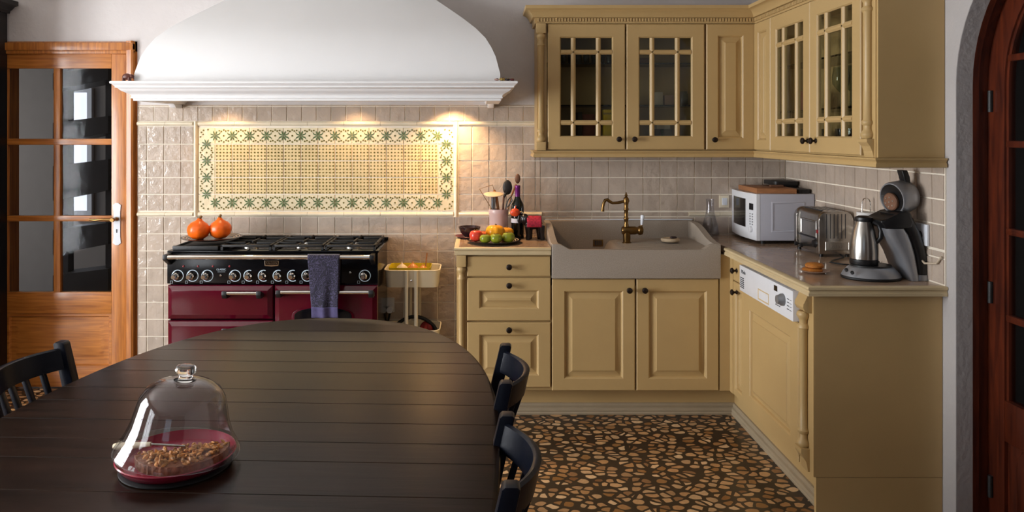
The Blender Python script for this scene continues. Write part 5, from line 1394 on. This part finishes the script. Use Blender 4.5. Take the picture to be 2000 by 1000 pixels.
m_.build('bread_slots', M_darkprint, to)
m_ = MB(RIGHT)
m_.rings_rect(-(TY1 - 0.05), -(TY0 + 0.05), tz0 + 0.07, tz1 - 0.05, TX0 + 0.0095, [(0, 0.003), (0.003, 0.0), (0.008, 0), (0.011, 0.0026)]); m_.build('pressed_panel', M_steel, to)
MB(RIGHT).box(-(TY1 - 0.03), -(TY0 + 0.03), TX0 + 0.004, TX0 + 0.013, tz0 + 0.066, tz0 + 0.07).build('lever_slot', M_darkprint, to)
MB(RIGHT).lathe([(0.022, 0), (0.022, 0.006), (0.018, 0.014), (0.016, 0.02), (0.004, 0.021)], (-(TY0 + 0.045), TX0 + 0.012, tz0 + 0.045), (0, -1, 0), 20).build('timer_dial', M_blackp, to)
for u in (-(TY1 - 0.06), -(TY1 - 0.12)):
    MB(RIGHT).lathe([(0.004, 0), (0.004, 0.02), (0.010, 0.022), (0.010, 0.032), (0.004, 0.034)], (u, TX0 + 0.012, tz0 + 0.02), (0, -1, 0), 14).build('lever_knob', M_blackp, to)
MB(RIGHT).box(-(TY0 + 0.026), -(TY0 + 0.006), TX0 - 0.003, TX0 + 0.003, tz0 + 0.098, tz0 + 0.115, 0.001).build('neon_switch', M_red, to)
for x in (TX0 + 0.02, TX1 - 0.02):
    for y in (TY0 + 0.02, TY1 - 0.02): MB().cyl((x, y, CT), (x, y, tz0 + 0.002), 0.009, 10).build('foot', M_blackp, to)
fb = [(1.735, TY0 + 0.02, CT + 0.01), (1.72, 3.50, CT + 0.006), (1.63, 3.42, CT + 0.0045), (1.60, 3.38, CT + 0.0045), (1.63, 3.32, CT + 0.0045), (1.72, 3.29, CT + 0.0045), (1.78, 3.3, CT + 0.02)]
MB().tube(fb, 0.0035, 8).build('power_cord', M_rubber, to)

# paper roll holder
py0 = 3.36; px0 = XP(1692, py0)
ph = thing('paper_roll_holder', 'upright kitchen paper holder with wire loop between toaster and coffee machine', 'paper holder', (px0, py0, CT))
MB().lathe([(0.058, 0), (0.058, 0.006), (0.054, 0.009)], (px0, py0, CT), n=32).build('base', M_steel, ph)
MB().lathe([(0.040, 0), (0.040, ZP(414, py0) - CT - 0.01), (0.014, ZP(414, py0) - CT - 0.01)], (px0, py0, CT + 0.0095), n=36).build('paper_roll', M_paper, ph)
zr = ZP(414, py0); zl = ZP(387, py0)
MB().tube([(px0 - 0.019, py0, zr - 0.05), (px0 - 0.019, py0, zl - 0.02), (px0 - 0.012, py0, zl - 0.004), (px0, py0, zl), (px0 + 0.012, py0, zl - 0.004), (px0 + 0.019, py0, zl - 0.02), (px0 + 0.019, py0, zr - 0.05)], 0.0028, 10).build('wire_loop', M_chrome, ph)

# biscuit on saucer
bx_, by_ = XP(1590, 3.15), 3.15
MB().lathe([(0.03, 0), (0.04, 0.002), (0.060, 0.010), (0.062, 0.011), (0.059, 0.012), (0.04, 0.005), (0.003, 0.004)], (bx_, by_, CT), n=36).build('saucer', M_saucer, None, label='small pinkish saucer with cakes near the worktop front edge', cat='saucer')
MB().lathe([(0.03, 0), (0.040, 0.004), (0.042, 0.010), (0.036, 0.015), (0.004, 0.016)], (bx_ - 0.006, by_, CT + 0.0045), n=30, lobes=6, amp=0.05).build('biscuit', M_bread, None, label='lower of the two golden cakes stacked on the small saucer', cat='cake')
MB().lathe([(0.028, 0), (0.036, 0.004), (0.037, 0.012), (0.030, 0.019), (0.004, 0.022)], (bx_ + 0.002, by_, CT + 0.0208), n=30, lobes=7, amp=0.04).build('biscuit', M_bread, None, label='upper golden round cake resting on another on the saucer', cat='cake')

# coffee machine
my = 3.03
cm = thing('coffee_machine', 'silver and black coffee machine with its lid flipped open', 'coffee machine', (XP(1740, my), my, CT))
def MP(px, py, y=my): return (XP(px, y), y, ZP(py, y))
bs = MB(); bcx, bcy = XP(1701, my), my
bs.lathe([(0.112, 0), (0.116, 0.004), (0.116, 0.010), (0.114, 0.012)], (bcx, bcy, CT), n=48, sy=0.82); bs.build('base_rim', M_rubber, cm)
bs = MB(); bs.lathe([(0.114, 0.012), (0.108, 0.024), (0.090, 0.044), (0.080, 0.050), (0.003, 0.050)], (bcx, bcy, CT), n=48, sy=0.82); bs.build('base', M_silver, cm)
bs = MB(); bs.lathe([(0.080, 0.0505), (0.078, 0.056), (0.003, 0.056)], (bcx, bcy, CT), n=40, sy=0.82); bs.build('drip_tray', M_blackp, cm)
for px, py in ((1653, 527), (1664.5, 532.5)):
    pxx, yy = (px, my - 0.075)
    b_ = MB(); b_.lathe([(0.007, -0.004), (0.007, 0.003), (0.004, 0.004)], (XP(px, my - 0.06), my - 0.06, ZP(py, my - 0.06)), (-0.5, -0.7, 0.5), 14); b_.build('button', M_blackp, cm)
# the silver curved tower: section swept up, leaning left then back
tw_px = [(549, 1757, 1801), (530, 1757, 1801), (505, 1749, 1797), (480, 1740, 1790), (455, 1722, 1778), (440, 1713, 1766)]
sv = MB(); rowsF = []
tower = [(551, 1760, 1776), (530, 1754, 1776), (510, 1746, 1774), (490, 1737, 1771), (470, 1725, 1765), (455, 1717, 1759), (443, 1713, 1751)]
def loft(mb, secs, y0, y1, n=10):
    """secs (py, pxl, pxr): rounded slab sections"""
    rows = []
    for py, a, b in secs:
        z = max(CT + 0.001, ZP(py, my)); xa, xb = XP(a, my), XP(b, my)
        rows.append([mb._v((p[0], p[1], z)) for p in rrect(xa, xb, y0, y1, min(0.03, (xb - xa) * 0.45))])
    m = len(rows[0])
    for A, B in zip(rows[:-1], rows[1:]):
        for k in range(m): mb._f([A[k], A[(k + 1) % m], B[(k + 1) % m], B[k]])
    mb._f(rows[0][::-1]); mb._f(rows[-1])
loft(sv, tower, my - 0.075, my + 0.075)
sv.build('front_shell', M_silver, cm, smooth=50)
bk = MB(); loft(bk, [(531, 1774, 1799), (510, 1772, 1799), (490, 1769, 1796), (470, 1763, 1790), (455, 1757, 1785), (440, 1748, 1779), (425, 1735, 1772), (415, 1728, 1762)], my - 0.066, my + 0.066); bk.build('water_tank', M_blackp, cm, smooth=50)
bk = MB(); loft(bk, [(551, 1770, 1800), (531.5, 1773, 1800)], my - 0.068, my + 0.068); bk.build('tank_foot', M_silver, cm, smooth=50)
hd = MB(); rowsH = []
hd.prism([(XP(a, my), ZP(b, my)) for a, b in ((1702, 428), (1715, 424), (1738, 413), (1752, 408), (1760, 412), (1766, 430), (1762, 442), (1713, 444))], 'y', my - 0.07, my + 0.07, 0.012, 3); hd.build('brew_head', M_blackp, cm)
# open lid: drum seen tilted, showing its brown sieve
lc = Vector(MP(1752, 386)); ax = Vector((-0.93, -0.22, -0.14)).normalized()
ld = MB(); ld.lathe([(0.058, -0.006), (0.059, 0.006), (0.064, 0.006), (0.067, 0.0), (0.067, -0.05), (0.060, -0.075), (0.045, -0.088), (0.003, -0.092)], lc + ax * 0.02, ax, 40, sx=1.0); ld.build('lid', M_silver, cm)
ld = MB(); ld.lathe([(0.058, -0.004), (0.058, 0.007), (0.048, 0.004), (0.002, -0.002)], lc + ax * 0.02, ax, 36); ld.build('lid_seal', M_blackp, cm)
ld = MB(); ld.lathe([(0.036, 0), (0.036, 0.008), (0.032, 0.012), (0.003, 0.012)], lc + ax * 0.021 + Vector((-0.003, 0, -0.012)), ax, 30); sv_ = ld.build('sieve_disc', M_woodd, cm)
q_ = Vector((0, 0, 1)).rotation_difference(ax).to_matrix()
sd_ = MB()
for k in range(7):
    off = Vector((0, 0, 0)) if k == 6 else Vector((0.02 * math.cos(k * PI / 3), 0.02 * math.sin(k * PI / 3), 0))
    sd_.lathe([(0.0045, -0.001), (0.0036, 0.003)], lc + ax * 0.0335 + Vector((-0.003, 0, -0.012)) + q_ @ off, ax, 8)
sd_.build('sieve_studs', M_chrome, sv_)
hg = MB(); hg.tube([MP(1748, 432), MP(1756, 422), MP(1764, 408), MP(1768, 398)], 0.02, 12, rs=[0.018, 0.02, 0.022, 0.02]); hg.build('hinge_arm', M_blackp, cm)
lv = MB(); lv.prism([(XP(a, my), ZP(b, my)) for a, b in ((1756, 332), (1767, 332), (1772, 345), (1775, 368), (1766, 366), (1761, 348))], 'y', my - 0.02, my + 0.02, 0.004); lv.build('lid_lever', M_blackp, cm)
# thermal jug standing on the drip tray
jx, jy = XP(1687, my + 0.01), my + 0.01
jg = thing('thermal_jug', 'brushed steel jug with black handle standing on the coffee machine base', 'jug', (jx, jy, CT + 0.0565))
jh = ZP(432, jy) - CT - 0.0565
MB().lathe([(0.052, 0), (0.053, 0.002), (0.053, 0.02), (0.05, 0.022)], (jx, jy, CT + 0.0565), n=40).build('foot_ring', M_blackp, jg)
MB().lathe([(0.052, 0.0225), (0.0525, 0.05), (0.049, jh * .55), (0.041, jh * .8), (0.032, jh * .97), (0.031, jh)], (jx, jy, CT + 0.0565), n=48).build('steel_body', M_steel, jg)
MB().lathe([(0.033, 0), (0.035, 0.006), (0.033, 0.016), (0.02, 0.022), (0.003, 0.023)], (jx, jy, CT + 0.0567 + jh), n=32).build('lid', M_blackp, jg)
MB().tube([(jx + 0.026, jy - 0.02, ZP(432, jy)), (jx + 0.045, jy - 0.03, ZP(436, jy)), (jx + 0.052, jy - 0.035, ZP(448, jy)), (jx + 0.05, jy - 0.035, ZP(462, jy)), (jx + 0.036, jy - 0.028, ZP(472, jy))], 0.009, 10, rs=[0.010, 0.011, 0.010, 0.010, 0.008]).build('handle', M_blackp, jg)

# socket on the right wall
sy_ = 3.03; sz_ = ZP(455, sy_)
so = thing('wall_socket', 'double wall socket on the right wall behind the coffee machine with black plug', 'socket', (WX - 0.012, sy_, sz_))
MB().box(WX - 0.02, WX - 0.0095, 2.95, 3.10, sz_ - 0.043, sz_ + 0.043, 0.003).build('plate', M_porc, so)
MB(RIGHT).lathe([(0.018, 0), (0.018, 0.03), (0.012, 0.036)], (-3.0, WX - 0.019, sz_ - 0.004), (0, -1, 0), 18).build('black_plug', M_blackp, so)
MB().tube([(WX - 0.025, 3.03, sz_ - 0.03), (WX - 0.03, 3.01, sz_ - 0.08), (WX - 0.03, 2.95, sz_ - 0.11), (WX - 0.02, 2.89, sz_ - 0.10), (WX - 0.0145, 2.866, sz_ - 0.07)], 0.004, 8).build('cable', M_cable, so)
MB().tube([(WX - 0.05, 3.0, sz_ - 0.005), (WX - 0.06, 3.03, sz_ - 0.05), (WX - 0.035, 3.08, sz_ - 0.11)], 0.0035, 8).build('cable', M_rubber, so)

# ------------------------------------------------------------------ figurines on the hood shelf
def beast(name, label, x, y, z, L, m, face=1, extra=None, group=None):
    o = thing(name, label, 'figurine', (x, y, z)); mb = MB(); h_ = L * 0.62
    mb.sphere((x, y, z + h_ * .62), L * .3, 1.2, .75, .85, 16)
    mb.sphere((x + face * L * .36, y, z + h_ * .66), L * .17, 1.15, .9, .9, 14)
    mb.tube([(x + face * L * .45, y, z + h_ * .6), (x + face * L * .52, y, z + h_ * .35)], L * .05, 8)
    for dx in (-.24, .2):
        for dy in (-.1, .1): mb.cyl((x + dx * L, y + dy * L, z + h_ * .55), (x + dx * L, y + dy * L, z + 0.0003), L * .085, 8)
    for dy in (-.08, .08): mb.sphere((x + face * L * .33, y + dy * L, z + h_ * .86), L * .05, n=10)
    b_ = mb.build('carved_body', m, o); r_ = b_.modifiers.new('fuse', 'REMESH'); r_.mode = 'VOXEL'; r_.voxel_size = L / 34; r_.use_smooth_shade = True
    if extra:
        MB().box(x - L * .16, x + L * .14, y - L * .2, y + L * .2, z + h_ * .8, z + h_ * 1.0, L * .05).build('saddle', extra, o)
    return o
ZS = 1.7575
beast('bear_figurine', 'small brown carved bear on the left end of the hood shelf', XP(248, 3.83), 3.83, ZS, 0.068, M_bear)
M_gold = mat('gilded_paint', '#a58a4a', 0.3, 0.5, var=0.3, vscale=80)
M_pinkf = mat('pale_pink_paint', '#b59388', 0.5, var=0.2, vscale=90)
for px, m, ex_, lb in ((971, M_pinkf, M_dkbrown, 'pale pink toy elephant leftmost of the four on the right end of the hood shelf'), (982, M_gold, M_bear, 'gilded toy elephant second from left on the right end of the hood shelf'), (992, M_dkbrown, M_gold, 'dark brown toy elephant third from left on the right end of the hood shelf'), (1001, M_maroon, M_gold, 'dark red toy elephant rightmost on the hood shelf')):
    beast('elephant_figurine', lb, XP(px, 3.82), 3.82, ZS, 0.027 if px != 982 else 0.033, m, -1, ex_, 'toy elephants on the hood shelf')

# ------------------------------------------------------------------ table, chairs, cake dome
TZ = 0.75
ta = thing('dining_table', 'large oval dark brown plank dining table in the foreground', 'table', (-0.605, 1.72, 0), rotz=math.radians(-2.2))
TM = wmat(ta); HWd, HLn = 0.655, 1.255
def half_w(y):
    k = min(1.0, abs(y) / HLn); return HWd * (1 - k ** 2.5) ** (1 / 2.3)
edges = [-HLn + 0.001]
yy = -1.19
while yy < HLn - 0.09: edges.append(yy); yy += random.choice((0.105, 0.12, 0.135, 0.155))
edges.append(HLn - 0.0005)
tp = MB(TM)
for a, b in zip(edges[:-1], edges[1:]):
    a2, b2 = a + 0.0005, b - 0.0005
    n = 14 if (abs(a) > 0.8 or abs(b) > 0.8) else 5
    # finer sampling towards the pointed ends
    ys = []
    for k in range(n + 1):
        t_ = k / n
        if b > HLn - 0.01: t_ = 1 - (1 - t_) ** 2
        if a < -HLn + 0.01: t_ = t_ ** 2
        ys.append(a2 + (b2 - a2) * t_)
    R_ = [(half_w(y), y) for y in ys]; L_ = [(-half_w(y), y) for y in ys[::-1]]
    A = []
    for z, ins in ((TZ - 0.032, 0.006), (TZ - 0.024, 0.0), (TZ - 0.010, 0.0), (TZ - 0.003, 0.003), (TZ - 0.0008, 0.008)):
        ring_ = []
        for x, y in R_: ring_.append(tp._v((x - ins, y, z)))
        for x, y in L_: ring_.append(tp._v((x + ins, y, z)))
        A.append(ring_)
    # plank top slightly eased at its seams
    top = []
    for x, y in R_: top.append(tp._v((x - 0.012, min(max(y, a2 + 0.0012), b2 - 0.0012), TZ)))
    for x, y in L_: top.append(tp._v((x + 0.012, min(max(y, a2 + 0.0012), b2 - 0.0012), TZ)))
    A.append(top); m = len(top)
    for P_, Q_ in zip(A[:-1], A[1:]):
        for k in range(m): tp._f([P_[k], P_[(k + 1) % m], Q_[(k + 1) % m], Q_[k]])
    tp._f(A[0][::-1]); tp._f(A[-1])
tp.build('tabletop', M_table, ta, smooth=30)
apx, apy = 0.44, 0.72
aa = MB(TM)
for s_ in (-1, 1):
    aa.box(-apx, apx, s_ * apy - 0.011, s_ * apy + 0.011, TZ - 0.125, TZ - 0.033); aa.box(s_ * apx - 0.011, s_ * apx + 0.011, -apy, apy, TZ - 0.125, TZ - 0.033)
aa.build('apron', M_table, ta)
for sx in (-1, 1):
    for sy in (-1, 1):
        l_ = MB(TM); x, y = sx * apx, sy * apy
        l_.box(x - 0.035, x + 0.035, y - 0.035, y + 0.035, TZ - 0.15, TZ - 0.033, 0.004)
        l_.lathe([(0.018, 0), (0.024, 0.02), (0.022, 0.1), (0.032, 0.45), (0.025, 0.48), (0.034, 0.53), (0.034, TZ - 0.15)], (x, y, 0), n=20); l_.build('leg', M_table, ta)

def make_chair(label, group):
    """faces -x; back at +x"""
    r = thing('dining_chair', label, 'chair', (0, 0, 0), 0, group)
    SH = 0.45
    s_ = MB(); s_.prism([(-0.22, -0.205), (-0.20, -0.215), (0.17, -0.185), (0.18, -0.175), (0.18, 0.175), (0.17, 0.185), (-0.20, 0.215), (-0.22, 0.205)], 'z', SH - 0.022, SH, 0.006); s_.build('seat', M_chair, r)
    a = MB()
    a.box(-0.195, 0.165, -0.19, -0.17, SH - 0.075, SH - 0.022); a.box(-0.195, 0.165, 0.17, 0.19, SH - 0.075, SH - 0.022)
    a.box(-0.195, -0.175, -0.19, 0.19, SH - 0.075, SH - 0.022); a.box(0.15, 0.17, -0.17, 0.17, SH - 0.075, SH - 0.022); a.build('seat_frame', M_chair, r)
    for sy in (-1, 1):
        f_ = MB(); f_.box(-0.205, -0.168, sy * 0.185 - 0.0185, sy * 0.185 + 0.0185, 0, SH - 0.022, 0.003); f_.build('leg', M_chair, r)
        p_ = MB()
        yy = sy * 0.178
        side_ = [(0.150, 0), (0.187, 0), (0.187, SH), (0.268, 0.815), (0.262, 0.82), (0.238, 0.82), (0.232, 0.814), (0.150, SH + 0.02)]
        p_.prism(side_, 'y', yy - 0.018, yy + 0.018, 0.003); p_.build('rear_leg', M_chair, r)
    def bow(t): return 0.062 * (1 - (2 * t - 1) ** 2)
    rl = MB(); n = 16
    def rail(z0, z1, x0, x1, th, k=1.0):
        rows = []
        for i in range(n + 1):
            t = i / n; y = -0.165 + 0.33 * t
            rows.append([rl._v(p) for p in ((x0 + bow(t) * k, y, z0), (x0 + bow(t) * k + th, y, z0), (x1 + bow(t) * k + th, y, z1), (x1 + bow(t) * k + th * .5, y, z1 + 0.004), (x1 + bow(t) * k, y, z1))])
        for A, B in zip(rows[:-1], rows[1:]):
            for q in range(5): rl._f([A[q], A[(q + 1) % 5], B[(q + 1) % 5], B[q]])
        rl._f(rows[0][::-1]); rl._f(rows[-1])
    rail(0.736, 0.798, 0.226, 0.240, 0.018)
    rl.build('top_rail', M_chair, r, smooth=50)
    rl = MB(); rail(0.50, 0.53, 0.174, 0.180, 0.018, 0.5); rl.build('lower_rail', M_chair, r, smooth=50)
    for k in range(5):
        t = (k + 1) / 6; y = -0.165 + 0.33 * t
        s2 = MB(); s2.prism([(0.180 + bow(t) * .5, 0.525), (0.194 + bow(t) * .5, 0.525), (0.243 + bow(t), 0.74), (0.229 + bow(t), 0.74)], 'y', y - 0.009, y + 0.009, 0.002); s2.build('slat', M_chair, r)
    st_ = MB(); st_.box(-0.195, 0.17, -0.193, -0.177, 0.2, 0.225); st_.box(-0.195, 0.17, 0.177, 0.193, 0.2, 0.225); st_.box(-0.03, -0.014, -0.18, 0.18, 0.205, 0.22); st_.build('stretcher', M_chair, r)
    return r
ch = make_chair('black slatted chair tucked in at the far right side of the table', 'dining chairs')
ch.location = (-0.170, 2.19, 0); ch.rotation_euler = (0, 0, math.radians(-2))
c2_ = dup_tree(ch); c2_.location = (-0.185, 1.60, 0); c2_.rotation_euler = (0, 0, math.radians(-1)); c2_['label'] = 'black slatted chair nearest the camera at the right side of the table'
c3_ = dup_tree(ch); c3_.location = (-1.10, 2.205, 0); c3_.rotation_euler = (0, 0, math.radians(178)); c3_['label'] = 'black slatted chair at the left side of the table'

# cake dish and glass dome
gx_, gy_ = -0.673, 1.655
MB().lathe([(0.112, 0), (0.119, 0.002), (0.119, 0.005), (0.112, 0.007), (0.004, 0.007)], (gx_, gy_, TZ), n=56).build('dish_shadow_disc', M_rubber, None, label='round black disc under the red tart dish, imitating its shadow', cat='shadow disc')  # dark disc stands in for the dish's shadow and reflection on the table
zd0 = TZ + 0.0072
MB().lathe([(0.105, 0), (0.112, 0.002), (0.1235, 0.016), (0.127, 0.021), (0.125, 0.023), (0.121, 0.019), (0.108, 0.007), (0.003, 0.006)], (gx_, gy_, zd0), n=64).build('tart_dish', M_dishred, None, label='round raspberry red dish holding a half tart', cat='dish')
# half tart with fluted rim
tt = thing('nut_tart', 'half of a caramelised nut tart left in the red dish', 'tart', (gx_, gy_, zd0 + 0.0065))
pts = []
ca, sa = math.cos(0.38), math.sin(0.38)
for k in range(49):
    a = PI + PI * k / 48
    rr = 0.098 * (1 + 0.022 * math.cos(40 * a))
    x, y = rr * math.cos(a), rr * math.sin(a) + 0.004
    pts.append((gx_ + 0.012 + ca * x - sa * y, gy_ + 0.006 + sa * x + ca * y))
t_ = MB(); t_.prism(pts, 'z', zd0 + 0.0068, zd0 + 0.026, 0.0015); t_.build('crust', M_crust, tt)
nm = MB()
for k in range(190):
    a = PI + PI * random.random(); rr = 0.09 * math.sqrt(random.random())
    x, y = rr * math.cos(a), rr * math.sin(a) + 0.002
    p_ = Vector((gx_ + 0.012 + ca * x - sa * y, gy_ + 0.006 + sa * x + ca * y, zd0 + 0.027 + random.uniform(0, 0.006)))
    s0 = random.uniform(0.0045, 0.0085); d_ = Vector((random.uniform(-1, 1), random.uniform(-1, 1), random.uniform(-.4, .4))).normalized()
    nm.lathe([(s0 * .1, -s0), (s0 * .5, -s0 * .5), (s0 * .55, s0 * .3), (s0 * .1, s0)], p_, d_, 7)
no = nm.build('nut_topping', M_nuts, tt, kind='stuff')
# server
sv = thing('cake_server', 'ivory-handled cake server poking out under the left rim of the glass dome', 'server', (gx_ - 0.1, gy_, zd0))
h0 = Vector((gx_ - 0.150, gy_ + 0.020, ZP(872, gy_ + 0.02))); h1 = Vector((gx_ - 0.06, gy_ + 0.006, zd0 + 0.036)); h2 = Vector((gx_ + 0.02, gy_ - 0.004, zd0 + 0.036))
MB().tube([h0, h0.lerp(h1, 0.1), h0.lerp(h1, 0.55), h1], 0.006, 12, rs=[0.006, 0.008, 0.007, 0.005]).build('handle', M_ivory, sv)
MB().tube([h1, h1.lerp(h2, 0.5), h2], 0.003, 10, rs=[0.003, 0.0028, 0.002]).build('blade', M_steel, sv)
# dome rests tilted on the server handle
dm = thing('glass_dome', 'clear glass cake dome with round knob resting tilted over the tart dish', 'cake dome', (gx_ + 0.002, gy_, zd0 + 0.026), rot=(math.radians(-1.5), math.radians(5.5), 0))
DM = wmat(dm)
d_ = MB(DM)
Rm = 0.134
dp_ = [(Rm, 0.0), (Rm * 1.004, 0.003), (Rm * .965, 0.012), (Rm * .86, 0.034), (Rm * .775, 0.064), (Rm * .725, 0.094), (Rm * .68, 0.117), (Rm * .59, 0.136), (Rm * .44, 0.149), (Rm * .28, 0.1545), (0.02, 0.156)]
dpi = [(r - 0.0032, max(0, z - 0.0025)) for r, z in dp_[1:]][::-1]
d_.lathe(dp_ + [(0.002, 0.156)], (0, 0, 0), n=72, cap=False); d_.lathe([(0.002, 0.153)] + dpi + [(Rm - 0.003, 0.0)] + [(Rm, 0.0)], (0, 0, 0), n=72, cap=False)
d_.build('cover', M_dome, dm, smooth=60)
M_solid = bpy.data.materials.new('solid_knob_glass'); M_solid.use_nodes = True
bb_ = M_solid.node_tree.nodes['Principled BSDF']; bb_.inputs['Transmission Weight'].default_value = 1.0; bb_.inputs['Roughness'].default_value = 0.02; bb_.inputs['IOR'].default_value = 1.45
nz_ = M_solid.node_tree.nodes.new('ShaderNodeTexNoise'); nz_.inputs['Scale'].default_value = 3
rp_ = M_solid.node_tree.nodes.new('ShaderNodeValToRGB'); rp_.color_ramp.elements[0].color = (0.93, 0.95, 0.97, 1); rp_.color_ramp.elements[1].color = (1, 1, 1, 1)
M_solid.node_tree.links.new(nz_.outputs[0], rp_.inputs[0]); M_solid.node_tree.links.new(rp_.outputs[0], bb_.inputs['Base Color'])
d_ = MB(DM); d_.lathe([(0.024, 0.1562), (0.022, 0.158), (0.015, 0.161), (0.014, 0.166), (0.021, 0.172), (0.0235, 0.179), (0.021, 0.186), (0.012, 0.189), (0.002, 0.1895)], (0, 0, 0), n=36); d_.build('knob', M_solid, dm, smooth=60)

# ------------------------------------------------------------------ armoire on the left
AXR = XP(14, 4.335); AF = 3.80; AB = 4.335; AL = LX + 0.12
ar = thing('armoire', 'tall black armoire with cornice at the far left edge', 'armoire', ((AL + AXR) / 2, (AF + AB) / 2, 0))
MB().box(AL, AXR, AF, AB, 0.08, 2.19).build('carcass', M_armoire, ar)
xm = (AL + AXR) / 2
for x0, x1 in ((AL + 0.02, xm - 0.003), (xm + 0.003, AXR - 0.02)):
    q = MB()
    R = q.rings_rect(x0, x1, 0.12, 2.15, AF - 0.022, [(0, 0.022), (0, 0.003), (0.003, 0), (0.08, 0), (0.09, 0.01), (0.13, 0.003)]); q._f(R[0][::-1]); dd = q.build('door', M_armoire, ar, smooth=25)
    MB().lathe([(0.006, 0), (0.006, 0.012), (0.014, 0.02), (0.012, 0.028), (0.003, 0.03)], (x1 - 0.04 if x0 < xm - 0.1 else x0 + 0.04, AF - 0.022, 1.1), (0, -1, 0), 14).build('knob', M_brass, dd)
MB().sweep([(AL, AB), (AL, AF), (AXR, AF), (AXR, AB)], [(-0.1, 2.1905), (0.015, 2.1905), (0.02, 2.205), (0.03, 2.212), (0.045, 2.228), (0.066, 2.235), (0.066, 2.26), (-0.1, 2.26)]).build('cornice', M_armoire, ar, smooth=35)
MB().box(AL + 0.01, AXR - 0.01, AF + 0.02, AB, 0, 0.079).build('plinth', M_armoire, ar)
